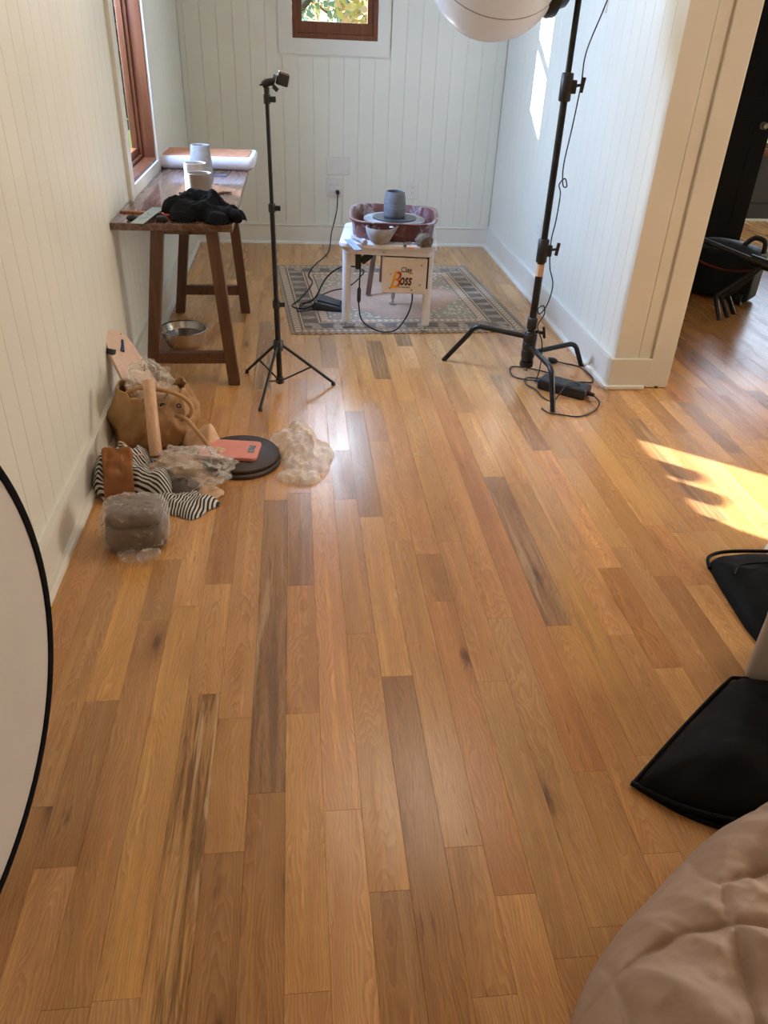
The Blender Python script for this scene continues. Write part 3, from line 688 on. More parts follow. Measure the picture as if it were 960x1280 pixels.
# tripod stand
def tripod():
    c = V((-.087, 3.36, 0)); t = thing('tripod_stand', 'thin black tripod stand with a small clamp on top, left of the wheel', 'stand', c)
    top = V((-.100, 3.362, 1.235)); ax = (top-c-V((0, 0, .03)))
    at = lambda z: c+V((0, 0, .03))+ax*((z-.03)/1.205)
    obj('lower_pole', M().tube([at(.03), at(.42)], .0125, 14), BLACKM, t)
    obj('middle_pole', M().tube([at(.40), at(.81)], .0105, 14), BLACKM, t)
    obj('upper_pole', M().tube([at(.79), at(1.205)], .0085, 14), BLACKM, t)
    for z, r in ((.40, .017), (.80, .015), (1.195, .014)):
        k = obj('lever_clamp', M().tube([at(z-.016), at(z+.016)], r, 14), BLACKP, t)
        obj('clamp_lever', M().box((at(z).x+r*.5, c.y-.010, z-.010), (at(z).x+r+.020, c.y+.008, z+.010)), BLACKP, k, bevel=.002)
    hub = obj('leg_hub', M().tube([at(.185), at(.19), at(.235), at(.24)], [.015, .022, .022, .016], 16), BLACKP, t)
    obj('lower_hub', M().tube([at(.028), at(.032), at(.058), at(.062)], [.012, .018, .018, .013], 16), BLACKP, t)
    for a in (129.6, 250.8, 10.2):
        d = V((math.cos(math.radians(a)), math.sin(math.radians(a)), 0)); f = c+d*.258
        A = at(.21)+d*.02; Bp = f+V((0, 0, .008))
        l = obj('leg', M().tube([A, Bp], .0065, 10), BLACKM, t)
        obj('foot', M().tube([f+V((0, 0, .0))-d*.004, f+V((0, 0, .016))-d*.006], [.010, .009], 10), RUBBER, l)
        mid = A+(Bp-A)*.55
        obj('brace', M().tube([at(.045)+d*.015, mid], .0042, 8), BLACKM, t)
    e = at(1.205)
    obj('spigot', M().tube([e, e+V((0, 0, .03))], .011, 12), BLACKP, t)
    p = e+V((0, 0, .040))
    obj('tilt_arm', M().tube([p+V((-.016, 0, -.004)), p+V((.0, 0, .004)), p+V((.028, 0, .012))], [.012, .015, .011], 12), BLACKP, t)
    obj('side_pin', M().tube([p+V((-.026, 0, -.003)), p+V((-.012, 0, -.002))], .0035, 8), BLACKP, t)
    obj('locking_wheel', M().tube([p+V((.022, 0, .016)), p+V((.034, 0, .012))], .021, 20), BLACKP, t, bevel=.002)
    obj('wheel_knob', M().tube([p+V((.026, -.004, -.006)), p+V((.042, -.006, -.020))], .008, 12), BLACKP, t)
    T = Matrix.Translation(p+V((.062, 0, .018))) @ Euler((0, math.radians(14), .2)).to_matrix().to_4x4()
    obj('clamp_head', M().box((-.022, -.016, -.022), (.022, .016, .020), T), BLACKP, t, bevel=.005)
    obj('mount_plate', M().box((-.020, -.014, .020), (.018, .014, .026), T), ZINC, t, bevel=.001)
tripod()
# light stand with bent legs
LC = V((1.12, 3.5, 0))
def lstand():
    t = thing('light_stand', 'tall black light stand with three bent tubular legs near the right wall', 'stand', LC)
    def at(z): return LC+V((-.004*z, 0, z))
    obj('lower_pole', M().tube([at(.10), at(.64)], .0175, 18), BLACKM, t)
    obj('middle_pole', M().tube([at(.62), at(1.30)], .0150, 18), BLACKM, t)
    obj('upper_pole', M().tube([at(1.28), at(2.05)], .0125, 18), BLACKM, t)
    for z, nm in ((.615, 'collar'), (1.27, 'collar')):
        k = obj(nm, M().tube([at(z-.055), at(z-.050), at(z+.045), at(z+.050)], [.020, .025, .025, .021], 18), BLACKP, t)
        obj('pinch_block', M().box((at(z).x+.012, LC.y-.018, z-.025), (at(z).x+.040, LC.y+.010, z+.025)), BLACKP, k, bevel=.004)
        obj('t_knob', M().tube([V((at(z).x+.036, LC.y-.006, z+.004)), V((at(z).x+.060, LC.y-.010, z+.008))], .006, 10).bar((at(z).x+.062, LC.y-.010, z-.020), (at(z).x+.068, LC.y-.010, z+.036), .012, .014), BLACKP, k, bevel=.003)
    obj('paper_sticker', M().lathe([(.0179, .50), (.0182, .502), (.0182, .553), (.0179, .555)], (LC.x-.002, LC.y, 0), 18), KRAFT, t)
    obj('base_collar', M().tube([at(.245), at(.25), at(.30), at(.305)], [.018, .024, .024, .018], 16), BLACKP, t)
    obj('base_hub', M().tube([at(.085), at(.09), at(.225), at(.235)], [.018, .029, .029, .022], 18), BLACKP, t)
    obj('base_knob', M().tube([at(.055), at(.06), at(.085)], [.020, .034, .034], 8), BLACKP, t)
    obj('base_tip', M().tube([at(.035), at(.06)], .010, 10), ZINC, t)
    kk = obj('side_knob', M().tube([at(.235)+V((.02, 0, 0)), at(.235)+V((.055, -.012, -.004))], .008, 10), BLACKP, t)
    obj('wing', M().bar(at(.262)+V((.055, -.012, 0)), at(.205)+V((.066, -.014, 0)), .016, .012), BLACKP, kk, bevel=.004)
    for a, z, kr, R_ in ((149, .205, .285, .435), (273.5, .165, .315, .41), (23.7, .125, .300, .372)):
        d = V((math.cos(math.radians(a)), math.sin(math.radians(a)), 0)); c = LC
        P = [c+d*.02+V((0, 0, z)), c+d*(kr-.05)+V((0, 0, z+.006)), c+d*(kr-.02)+V((0, 0, z+.004)), c+d*(kr+.008)+V((0, 0, z-.012)), c+d*(kr+.028)+V((0, 0, z-.042)), c+d*R_+V((0, 0, .0))]
        P = [P[0]]+spline(P[1:], 5)
        obj('leg', M().tube(P, .0125, 14), BLACKM, t)
        obj('leg_ring', M().tube([at(z-.018), at(z+.018)], .033, 18), BLACKP, t, bevel=.003)
    # head
    obj('swivel', M().tube([at(1.66), at(1.74)], .026, 14).tube([V((LC.x+.02, LC.y, 1.70)), V((LC.x-.05, LC.y, 1.68))], .018, 12), BLACKP, t)
    return t
LS = lstand()
# lamp head + lantern softbox
def lantern():
    C = V((.775, 3.5, 1.668)); R_ = .258
    ax = V((.80, -.10, .18)).normalized(); ax = V((.95, -.05, -.10)).normalized()
    t = thing('lantern_softbox', 'white round fabric lantern softbox with a black ring, hanging at the top of the frame', 'softbox', C-V((0, 0, R_)))
    a, b = frame(ax); mm = M(); nu, nv = 64, 26; P = []
    for i in range(nu):
        ph = 2*PI*i/nu
        for j in range(nv):
            th = PI-(PI-.42)*j/(nv-1)
            k = abs(math.sin(ph*4)); pinch = 1-.018*(1-k)**4-.006*math.sin(th)*noise.noise(V((ph*9, th*1.3, 0)))
            P.append(C+(ax*math.cos(th)+(a*math.cos(ph)+b*math.sin(ph))*math.sin(th))*R_*pinch)
    mm.quadgrid(P, nu, nv, cu=True); obj('silk_cover', mm, LANT, t, merge=.0005)
    for q in range(8):
        ph = q*PI/4; obj('rib_seam', M().tube([C+(ax*math.cos(th)+(a*math.cos(ph)+b*math.sin(ph))*math.sin(th))*R_*.985 for th in [.42+(PI-.42)*i/22 for i in range(23)]], .0022, 6), simple('seam_thread', (.45, .44, .43), .6, bump=0, spec=0.05) if q == 0 else MATS['seam_thread'], t)
    c2 = C+ax*R_*.84
    obj('black_ring', M().lathe([(.110, -.012), (.140, -.016), (.146, .012), (.140, .040), (.120, .044), (.105, .030)], c2, 28, ax, close=True), BLACKM, t, bevel=.002)
    obj('skirt', M().lathe([(.140, .0), (.172, -.050), (.168, -.056), (.132, -.004)], c2, 28, ax, close=True), BLACKCLOTH, t)
    l = bpy.data.objects.new('lamp_head', None); COL.objects.link(l); l.parent = LS; l.location = c2+ax*.04-LC
    obj('lamp_housing', M().lathe([(0, .042), (.105, .042), (.112, .050), (.100, .075), (.072, .09), (.068, .125), (0, .13)], c2, 28, ax), BLACKP, l)
    obj('yoke', M().tube([c2+ax*.07+V((0, .09, 0)), c2+ax*.10+V((0, .10, .02)), V((LC.x-.045, LC.y, 1.68))], .010, 8), BLACKM, l)
lantern()
# rug
RW, RL = 1.355, 1.41
mm = M(); nx, ny = 40, 42; T = Matrix.Translation((-.036, 4.10, 0)) @ Matrix.Rotation(math.radians(2.4), 4, 'Z')
top = []; mm.uv = []
def rz(x, y): return .006+.0012*noise.noise(V((x*3, y*3, 0)))
for i in range(nx+1):
    for j in range(ny+1):
        x, y = RW*i/nx, RL*j/ny; sx = x-.055*(y/RL)*(1-.25*x/RW); top.append(T @ V((sx, y, rz(x, y)))); mm.uv.append((x, y))
mm.quadgrid(top, nx+1, ny+1)
b = len(mm.v)
for i in range(nx+1):
    for j in range(ny+1):
        if i in (0, nx) or j in (0, ny): pass
edge = [(i, 0) for i in range(nx)]+[(nx, j) for j in range(ny)]+[(i, ny) for i in range(nx, 0, -1)]+[(0, j) for j in range(ny, 0, -1)]
for i, j in edge:
    p = mm.v[i*(ny+1)+j]; mm.v.append((p[0], p[1], .0003)); mm.uv.append(mm.uv[i*(ny+1)+j])
for q in range(len(edge)):
    i, j = edge[q]; i2, j2 = edge[(q+1) % len(edge)]
    mm.f.append((i*(ny+1)+j, i2*(ny+1)+j2, b+(q+1) % len(edge), b+q))
rug = obj('rug', mm, rugmat(RW, RL), base=(.6, 4.8, 0)); tag(rug, 'worn oriental rug in beige, slate and rose under the pottery wheel', 'rug')

# pottery wheel
WZ = .48; ang = math.radians(-7.5); WT = Matrix.Translation((.513, 4.36, 0)) @ Matrix.Rotation(ang, 4, 'Z')
wh = thing('pottery_wheel', 'white three-legged electric pottery wheel with a reddish brown splash pan', 'pottery wheel', (.513, 4.36, 0))
mm = M(); O = rrect(-.262, -.235, .258, .27, .045); mm.prism(O, WZ-.026, WZ, WT)
obj('table_top', mm, TABW, wh, bevel=.006)
obj('apron', M().prism(rrect(-.245, -.218, .24, .25, .04), WZ-.060, WZ-.025, WT), TABW, wh, bevel=.003)
for x, y in ((-.222, -.182), (.222, -.182), (.033, .325)):
    l = obj('leg', M().tube([WT @ V((x, y if y < 0 else .20, WZ-.03)), WT @ V((x, y if y < 0 else .325-.04, .045))], .023 if y < 0 else .012, 20), WHITEP if y < 0 else ZINC, wh)
    yy = y if y < 0 else .285
    p = WT @ V((x, yy, 0)); z0 = .007
    obj('levelling_foot', M().lathe([(0, z0), (.019, z0), (.020, z0+.008), (.012, z0+.013), (.006, z0+.014), (.006, .047), (0, .047)], p, 18), ZINC, l)
# splash pan (super-ellipse)
PC = WT @ V((.018, .068, 0)); 
def sup(a, rx, ry, n=3.2):
    c, s = math.cos(a), math.sin(a); r = (abs(c/rx)**n+abs(s/ry)**n)**(-1/n); return r*c, r*s
mm = M(); nu = 72; P = []
prof = [(-.060, .012), (-.012, .006), (-.002, .0), (.0, .010), (.008, .092), (.020, .094), (.022, .103), (.006, .105), (-.003, .098), (-.010, .016), (-.060, .010)]
for i in range(nu):
    a = 2*PI*i/nu
    for dr, z in prof:
        x, y = sup(a, .222+dr, .232+dr); z = z+WZ+(0 if z < .08 else (-.010*max(0, -math.sin(a))+.004*math.sin(a*3)))
        P.append(WT @ V((x+.018, y+.068, z)))
mm.quadgrid(P, nu, len(prof), cu=True, cv=True); obj('splash_pan', mm, PAN, wh)
mm = M(); P = []
for i in range(nu):
    a = 2*PI*i/nu
    for f in (0, .5, 1): x, y = sup(a, .212*f+1e-4, .222*f+1e-4); P.append(WT @ V((x+.018, y+.068, WZ+.014+.001*noise.noise(V((x*20, y*20, 0))))))
mm.quadgrid(P, nu, 3, cu=True); obj('pan_floor', mm, CLAYG, wh)
hc = WT @ V((.022, .080, WZ))
obj('wheel_head', M().lathe([(0, .058), (.165, .058), (.170, .062), (.170, .070), (.165, .073), (0, .073)], hc, 56), CLAYG, wh)
obj('shaft', M().tube([hc+V((0, 0, .01)), hc+V((0, 0, .06))], .03, 16), ZINC, wh)
# motor box with logo, hanging on the right
mb = obj('motor_box', M().box((-.030, -.215, .222), (.212, -.06, .412), WT), CREAMP, wh, bevel=.006)
obj('motor_bracket', M().box((.205, -.205, .25), (.222, -.10, .43), WT), BLACKP, wh, bevel=.002)
obj('hanger_gap', M().box((-.01, -.19, .41), (.20, -.08, WZ-.03), WT), BLACKP, wh)
for x, z in ((.018, .325), (.018, .248), (.132, .333), (.182, .378), (.178, .273), (.134, .243), ):
    obj('screw', M().lathe([(0, .004), (.005, .003), (.006, 0)], WT @ V((x, -.2155, z)), 12, WT.to_3x3() @ V((0, -1, 0))), ZINC, mb)
obj('screw', M().lathe([(0, .003), (.006, .002), (.007, 0)], WT @ V((-.022, -.236, WZ-.040)), 12, WT.to_3x3() @ V((0, -1, 0))), ZINC, wh)
def text(body, size, x, z, mat, shear=0, ext=.0004, scale=(1, 1), off=0, name='lettering', rot=0):
    cu = bpy.data.curves.new(name, 'FONT'); cu.body = body; cu.size = size; cu.shear = shear; cu.extrude = ext; cu.offset = off
    o = bpy.data.objects.new('tmp', cu); COL.objects.link(o); bpy.context.view_layer.update()
    me = bpy.data.meshes.new_from_object(o.evaluated_get(bpy.context.evaluated_depsgraph_get())); bpy.data.objects.remove(o)
    T = WT @ Matrix.Translation((x, -.2162, z)) @ Matrix.Rotation(PI/2, 4, 'X') @ Matrix.Rotation(rot, 4, 'Z') @ Matrix.Diagonal((scale[0], scale[1], 1, 1))
    me.transform(Matrix.Translation(-wh.location) @ T); me.name = name
    for m_ in list(me.materials): me.materials.clear()
    me.materials.append(mat); o = bpy.data.objects.new(name, me); COL.objects.link(o); o.parent = mb; return o
g = G('logo_gradient'); sx_ = g.n('SeparateXYZ'); g.l(g.n('TexCoord').outputs['Generated'], sx_.inputs[0])
g.base(g.ramp(g.math('SUBTRACT', sx_.outputs[0], g.math('MULTIPLY', sx_.outputs[2], .15)), [(.0, srgb(250, 170, 40)), (.22, srgb(214, 74, 20)), (.42, srgb(110, 16, 12)), (.6, srgb(30, 8, 10))]), .4)
DRED = simple('logo_dark_red', (.045, .006, .008), .4, bump=0)
text('B', .128, .012, .252, g.m, .35, scale=(.75, 1), off=.0012)
text('oss', .080, .066, .270, DRED, .25, scale=(.62, 1.05), off=.0015)
text('Clay', .042, .072, .338, INK, .0, scale=(.80, .9), off=.0004)
text('by Speedball', .012, .062, .254, INK, .3)
# cup, bat on wheel
def cup(name, label, c, r0, r1, h, mat, group=None, curve=.0, wall=.006):
    t = thing(name, label, 'cup', c, group)
    prof = [(0, .004), (r0-wall-.002, .006)]
    n_ = 8
    for i in range(n_+1): f = i/n_; prof.append((r0+(r1-r0)*f+curve*math.sin(PI*f)-wall, .008+(h-.008)*f))
    prof.append((r1-wall*.4, h+.002)); prof.append((r1, h-.001))
    for i in range(n_, -1, -1): f = i/n_; prof.append((r0+(r1-r0)*f+curve*math.sin(PI*f), h*f*.985+.003))
    prof += [(r0-.004, 0), (0, 0)]
    obj('cup_wall', M().lathe(prof, c, 44), mat, t); return t
bat = obj('wheel_bat', M().lathe([(0, 0), (.121, 0), (.122, .003), (.121, .006), (0, .006)], hc+V((0, -.004, .0735)), 56), simple('bat_black_rim', (.05, .05, .055), .4)); tag(bat, 'thin dark round bat on the wheel head under the grey clay cup', 'bat')
cup('clay_cup', 'wet dark grey clay cylinder cup standing on the pottery wheel', hc+V((-.002, -.006, .080)), .057, .051, .132, WETCLAY, curve=.006)
# bowl with spout
bc = WT @ V((-.088, -.195, WZ)); bc = V((.440, 4.168, WZ))
bw = thing('slip_bowl', 'small grey bowl with a pouring spout on the front edge of the wheel table', 'bowl', bc)
mm = M(); P = []; prof = [(0, .004), (.030, .005), (.052, .030), (.068, .068), (.0725, .082), (.076, .083), (.0775, .078), (.070, .048), (.052, .012), (.036, 0), (0, 0)]
nu = 56
for i in range(nu):
    a = 2*PI*i/nu; k = math.exp(-((a-.05) % (2*PI) if (a-.05) % (2*PI) < PI else (a-.05) % (2*PI)-2*PI)**2/.05)
    for r, z in prof: rr = r*(1+.28*k*(z/.083)**2); P.append(bc+V((rr*math.cos(a), rr*math.sin(a), z+.004*k*(z/.083)**3)))
mm.quadgrid(P, nu, len(prof), cu=True); obj('bowl_wall', mm, CUPM, bw)
obj('slip', M().lathe([(0, .050), (.060, .050)], bc, 40), simple('brown_slip', srgb(120, 100, 88), .3), bw)
obj('dried_glaze_patch', M().lathe([(0, 0), (.016, -.001), (.020, -.006)], bc+V((.058, -.012, .088)), 20, (0, .2, 1), sy=.6), WHITEP, bw)
# things on the wheel table
def lump(name, label, cat, c, s, mat, sd=0, amp=.12, fr=2.0, flat=True, n_=28, group=None, rot=0):
    mm = M(); P = []; nv = n_//2
    R3 = Matrix.Rotation(rot, 3, 'Z')
    for i in range(n_):
        a = 2*PI*i/n_
        for j in range(nv+1):
            th = PI*j/nv; d = V((math.sin(th)*math.cos(a), math.sin(th)*math.sin(a), math.cos(th)))
            k = 1+amp*fbm(d*fr+V((sd, sd, 0)), 4); p = V((d.x*s[0]*k, d.y*s[1]*k, d.z*s[2]*k))
            p = R3 @ p; z = p.z+s[2]*.8
            P.append(V(c)+V((p.x, p.y, max(0, z) if flat else z)))
    mm.quadgrid(P, n_, nv+1, cu=True); o = obj(name, mm, mat, merge=.0002, base=c)
    return tag(o, label, cat, group) if label else o
lump('sponge', 'round olive brown sponge on the right front corner of the wheel table', 'sponge', (.668, 4.105, WZ), (.046, .036, .036), SPONGE, 3, .18, 2.4)
o = obj('trimming_block', M().prism(rrect(-.022, -.014, .022, .014, .003), 0, .012, Matrix.Translation((.592, 4.062, WZ)) @ Matrix.Rotation(-.12, 4, 'Z')), PINKB, bevel=.002); tag(o, 'small pale pink block beside the sponge on the wheel table', 'block')
o = obj('metal_rib', M().prism(rrect(-.026, -.014, .026, .014, .012), 0, .003, Matrix.Translation((.585, 4.105, WZ)) @ Matrix.Rotation(-.1, 4, 'Z')), BLACKP, bevel=.0008); tag(o, 'flat dark shaping rib behind the pink block', 'pottery tool')
o = obj('wire_cutter', M().tube(spline([(.565, 4.15, WZ+.005), (.60, 4.16, WZ+.006), (.63, 4.13, WZ+.006), (.645, 4.07, WZ+.005)], 6), .0035, 8), ZINC); tag(o, 'thin metal cutting wire in front of the sponge', 'pottery tool')
T = Matrix.Translation((.293, 4.100, WZ)) @ Matrix.Rotation(math.radians(-80), 4, 'Z')
rl = thing('plastic_ruler', 'translucent blue plastic ruler over the front left corner of the wheel table', 'ruler', T.to_translation())
rl_base = obj('ruler_strip', M().box((-.115, -.018, .004), (.115, .018, .007), T), plastic_sheet('blue_film', (.30, .46, .80), .6, .12), rl)
for q in range(16): obj('ruler_mark', M().box((-.10+q*.0133, .006, .0071), (-.0985+q*.0133, .018 if q % 5 else .018, .0074), T), PAPER, rl)
tl = thing('sponge_stick', 'white-handled sponge stick lying behind the blue ruler on the wheel table', 'pottery tool', (.335, 4.15, WZ))
obj('handle', M().tube([(.300, 4.24, WZ+.010), (.345, 4.13, WZ+.016)], .009, 12), CUPM, tl); obj('head', M().tube([(.342, 4.137, WZ+.017), (.349, 4.118, WZ+.017), (.357, 4.096, WZ+.017)], [.013, .017, .014], 16), CLAYG, tl)
# stool behind the wheel
st = thing('wooden_stool', 'small weathered wooden stool behind the wheel, only one leg showing', 'stool', (.56, 4.92, 0))
sc = V((.575, 4.95, .42)); obj('seat', M().lathe([(0, .0), (.14, 0), (.145, .006), (.145, .024), (.14, .03), (0, .03)], sc, 30), STICK, st)
for a in (215, 350, 95):
    d = V((math.cos(math.radians(a)), math.sin(math.radians(a)), 0)); 
    obj('leg', M().bar(sc+d*.085, V((sc.x, sc.y, .012))+d*.17 if a != 215 else V((.445, 4.807, .012)), .030, .030), STICK, st, bevel=.004)
# foot pedal + controller
pd = thing('foot_pedal', 'black foot pedal lying on the rug left of the pottery wheel', 'pedal', (.19, 4.55, .006))
T = Matrix.Translation((.185, 4.56, .0072)) @ Matrix.Rotation(math.radians(-12), 4, 'Z')
mm = M(); mm.hexa([T @ V(p) for p in ((-.095, -.075, 0), (.105, -.075, 0), (.105, .085, 0), (-.095, .085, 0))], [T @ V(p) for p in ((-.075, -.062, .048), (.095, -.062, .020), (.095, .075, .022), (-.075, .075, .060))])
obj('housing', mm, BLACKP, pd, bevel=.008)
mm = M(); mm.hexa([T @ V(p) for p in ((-.060, -.045, .049), (.080, -.045, .024), (.080, .055, .026), (-.060, .055, .058))], [T @ V(p) for p in ((-.055, -.040, .056), (.075, -.040, .031), (.075, .050, .033), (-.055, .050, .065))])
obj('tread', mm, RUBBER, pd, bevel=.003)
ct = thing('plug_adapter', 'black power connector hanging under the wheel table behind the front left leg', 'adapter', (.345, 4.26, .31))
obj('body', M().box((.318, 4.22, .325), (.350, 4.26, .425), None), BLACKP, ct, bevel=.006); obj('side_body', M().bar((.35, 4.25, .36), (.405, 4.26, .40), .05, .03), BLACKP, ct, bevel=.006)
def cable(name, label, pts, r=.0035, mat=None, n_=8, k=7):
    o = obj(name, M().tube(spline(pts, k), r, n_), mat or RUBBER); return tag(o, label, 'cable')
obj('cord', M().tube(spline([(.319, YB-.012, .379), (.318, YB-.05, .365), (.31, YB-.06, .25), (.27, YB-.10, .10), (.25, YB-.22, .012), (.20, 5.72, .012), (.13, 5.50, .014), (.08, 5.25, .013), (.10, 5.05, .013), (.02, 4.72, .013), (-.03, 4.58, .012), (.02, 4.52, .012), (.095, 4.55, .020)], 7), .0042, 8), RUBBER, pd)
plug = thing('power_plug', 'black plug pushed into the double outlet', 'plug', (.319, YB-.009, .379))
obj('plug_body', M().tube([(.319, YB-.009, .379), (.319, YB-.035, .379), (.319, YB-.050, .372)], [.016, .015, .008], 14), BLACKP, plug)
cable('pedal_cable', 'black cable rising from the foot pedal to the connector under the wheel', [(.10, 4.53, .035), (.04, 4.50, .016), (.02, 4.60, .014), (.10, 4.60, .045), (.17, 4.50, .20), (.25, 4.40, .29), (.325, 4.30, .32)], .0045)
cable('thin_cable', 'thin black cable looping low beside the pedal to the wheel leg', [(.10, 4.50, .016), (.0, 4.47, .013), (.05, 4.62, .014), (.20, 4.66, .075), (.30, 4.50, .15), (.37, 4.34, .27), (.36, 4.28, .31)], .0035)
cable('motor_cable', 'black cable hanging in a loop under the motor box of the wheel', [(.345, 4.23, .33), (.340, 4.20, .22), (.338, 4.18, .14), (.36, 4.15, .06), (.45, 4.12, .016), (.54, 4.12, .022), (.60, 4.14, .09), (.628, 4.16, .16), (.632, 4.18, .222)], .0042)
o = obj('cable_connector', M().tube([(.340, 4.20, .235), (.339, 4.197, .225), (.338, 4.19, .165), (.338, 4.188, .155)], [.006, .0105, .0105, .006], 12), BLACKP); tag(o, 'black inline connector on the looped cable by the front left wheel leg', 'connector')

# ------------------------------------------------------------------ ON THE TABLE
slab = thing('plaster_tray', 'white tray with a terracotta coloured inside at the far end of the work table', 'tray', (-.50, 4.88, TZ))
T = Matrix.Translation((-.497, 4.905, TZ)) @ Matrix.Rotation(math.radians(-1), 4, 'Z')
mm = M(); O0 = rrect(-.262, -.165, .275, .17, .025)
def ringprism(lay):
    P = []; n_ = len(lay[0][0])
    for O, z in lay: P += [T @ V((x, y, z)) for x, y in O]
    mm = M(); mm.quadgrid(P, len(lay), n_, cv=True); mm.f.append(tuple(range(n_))[::-1]); mm.f.append(tuple((len(lay)-1)*n_+i for i in range(n_))); return mm
mm = ringprism([(rrect(-.240, -.145, .252, .15, .03), 0), (rrect(-.262, -.165, .275, .17, .035), .018), (rrect(-.265, -.168, .278, .173, .035), .060), (rrect(-.258, -.160, .270, .165, .03), .070), (rrect(-.235, -.138, .248, .145, .02), .068)])
obj('tray_body', mm, STEEL_D, slab)
obj('clay_inside', ringprism([(rrect(-.232, -.135, .245, .142, .02), .060), (rrect(-.232, -.135, .245, .142, .02), .0735)]), TERRA, slab, bevel=.002)
cup('unglazed_cup', 'tallest pale grey cup at the back, in front of the white tray', V((-.502, 4.60, TZ)), .062, .050, .145, CUPM, 'grey cups on the work table')
cup('unglazed_cup', 'pale grey cup in the middle of the three on the table, half in sunlight', V((-.478, 4.10, TZ)), .054, .053, .128, CUPM, 'grey cups on the work table')
cup('unglazed_cup', 'grey brown cup nearest the black shirt', V((-.440, 3.90, TZ)), .052, .056, .115, simple('brown_stoneware', (.25, .22, .20), .6), 'grey cups on the work table')
def heap(segs, res, amp, fr, z0, sd=0, hscale=1, edge=.004, uvf=None, ridges=0, jit=0):
    """cloth-like heap: height field over rounded segments (x,y,r -> x,y,r, height)"""
    xs = [c for s in segs for c in (s[0]-s[2], s[0]+s[2], s[3]-s[5], s[3]+s[5])]; ys = [c for s in segs for c in (s[1]-s[2], s[1]+s[2], s[4]-s[5], s[4]+s[5])]
    x0, x1, y0, y1 = min(xs)-.02, max(xs)+.02, min(ys)-.02, max(ys)+.02; nx = int((x1-x0)/res); ny = int((y1-y0)/res)
    mm = M(); H = {}; mm.uv = [] if uvf else None
    def hh(x, y):
        w_ = noise.noise(V((x*fr*.7+sd, y*fr*.7, 3)))*.018; x += w_; y += noise.noise(V((x*fr*.7, y*fr*.7+sd, 8)))*.018
        acc = 0
        for ax_, ay, ar, bx, by, br, hgt in segs:
            dx, dy = bx-ax_, by-ay; L2 = dx*dx+dy*dy; q = 0 if L2 < 1e-9 else max(0, min(1, ((x-ax_)*dx+(y-ay)*dy)/L2))
            d = math.hypot(x-ax_-dx*q, y-ay-dy*q)/(ar+(br-ar)*q)
            if d < 1: acc = max(acc, hgt*math.sqrt(1-d**2.2))+.12*min(acc, hgt*math.sqrt(1-d**2.2))
        if acc > 0:
            acc *= 1+amp*(fbm((x*fr, y*fr, sd), 4)+ridges*(ridge((x*fr*1.3+sd, y*fr*1.3, 1))-.6))
        return acc
    idx = {}
    for i in range(nx+1):
        for j in range(ny+1):
            x, y = x0+i*res, y0+j*res; h = hh(x, y); H[i, j] = (x, y, h)
    def vid(i, j):
        if (i, j) not in idx:
            x, y, h = H[i, j]; idx[i, j] = len(mm.v); mm.v.append((x, y, z0+max(h*hscale, .0008) if h > 0 else z0+.0006))
            if uvf: mm.uv.append(uvf(x, y, h))
        return idx[i, j]
    for i in range(nx):
        for j in range(ny):
            q = [(i, j), (i+1, j), (i+1, j+1), (i, j+1)]
            if sum(H[k][2] > edge for k in q) >= 2: mm.f.append(tuple(vid(*k) for k in q))
    mm.hh = hh
    return mm
mm = heap([(-.50, 3.58, .075, -.38, 3.50, .085, .070), (-.45, 3.60, .06, -.34, 3.56, .055, .080), (-.36, 3.50, .06, -.235, 3.44, .032, .05), (-.40, 3.50, .06, -.33, 3.41, .045, .042), (-.30, 3.56, .04, -.26, 3.50, .03, .055), (-.52, 3.62, .05, -.46, 3.45, .05, .045)], .0055, .28, 13, TZ+.0005, 4, ridges=.35)
o = obj('black_shirt', mm, BLACKCLOTH, base=(-.40, 3.53, TZ), sub=1); tag(o, 'crumpled black cloth shirt near the front edge of the work table', 'shirt')
sl = M().tube(spline([(-.275, 3.46, TZ+.026), (-.250, 3.430, TZ+.026), (-.235, 3.405, TZ+.016)], 4), [.022, .023, .024, .025, .025, .025, .024, .022, .018], 12); obj('sleeve', sl, BLACKCLOTH, o)
T = Matrix.Translation((-.612, 3.452, TZ)) @ Matrix.Rotation(math.radians(83), 4, 'Z')
rr = thing('ruler_card', 'pale green-grey ruler card with dark writing lying over the table front edge', 'ruler', (-.612, 3.452, TZ+.008))
obj('card', M().prism(rrect(-.165, -.026, .155, .026, .002), .0165, .0185, T), GREENT, rr)
mm = M()
for q in range(7):
    a = random.uniform(0, 6); x, y = -.09+q*.021, random.uniform(-.010, .010); mm.bar(T @ V((x-.008*math.cos(a), y-.008*math.sin(a), .0188)), T @ V((x+.008*math.cos(a), y+.008*math.sin(a), .0188)), .0018, .0006)
obj('scribble', mm, INK, rr)['kind'] = 'stuff'
def tabletool(name, label, cat): return thing(name, label, cat, (0, 0, 0))
o = obj('wooden_knife', M().prism([(-.085, -.006), (.055, -.010), (.075, 0), (.055, .010), (-.085, .007)], 0, .009, Matrix.Translation((-.668, 3.565, TZ)) @ Matrix.Rotation(-.18, 4, 'Z')), KNIFEWOOD, bevel=.002); tag(o, 'light wooden modelling knife left of the ruler on the table', 'pottery tool')
sc_ = thing('red_scissors', 'red-orange looped scissor handles right of the ruler on the table', 'scissors', (-.55, 3.56, TZ))
obj('loop', M().tube(spline([(-.570, 3.565, TZ+.006), (-.545, 3.60, TZ+.006), (-.520, 3.575, TZ+.006), (-.535, 3.545, TZ+.006)], 5, True), .0055, 8, closed=True), REDP, sc_)
obj('loop', M().tube(spline([(-.568, 3.545, TZ+.006), (-.540, 3.548, TZ+.006), (-.518, 3.520, TZ+.006), (-.548, 3.510, TZ+.006)], 5, True), .0055, 8, closed=True), REDP, sc_)
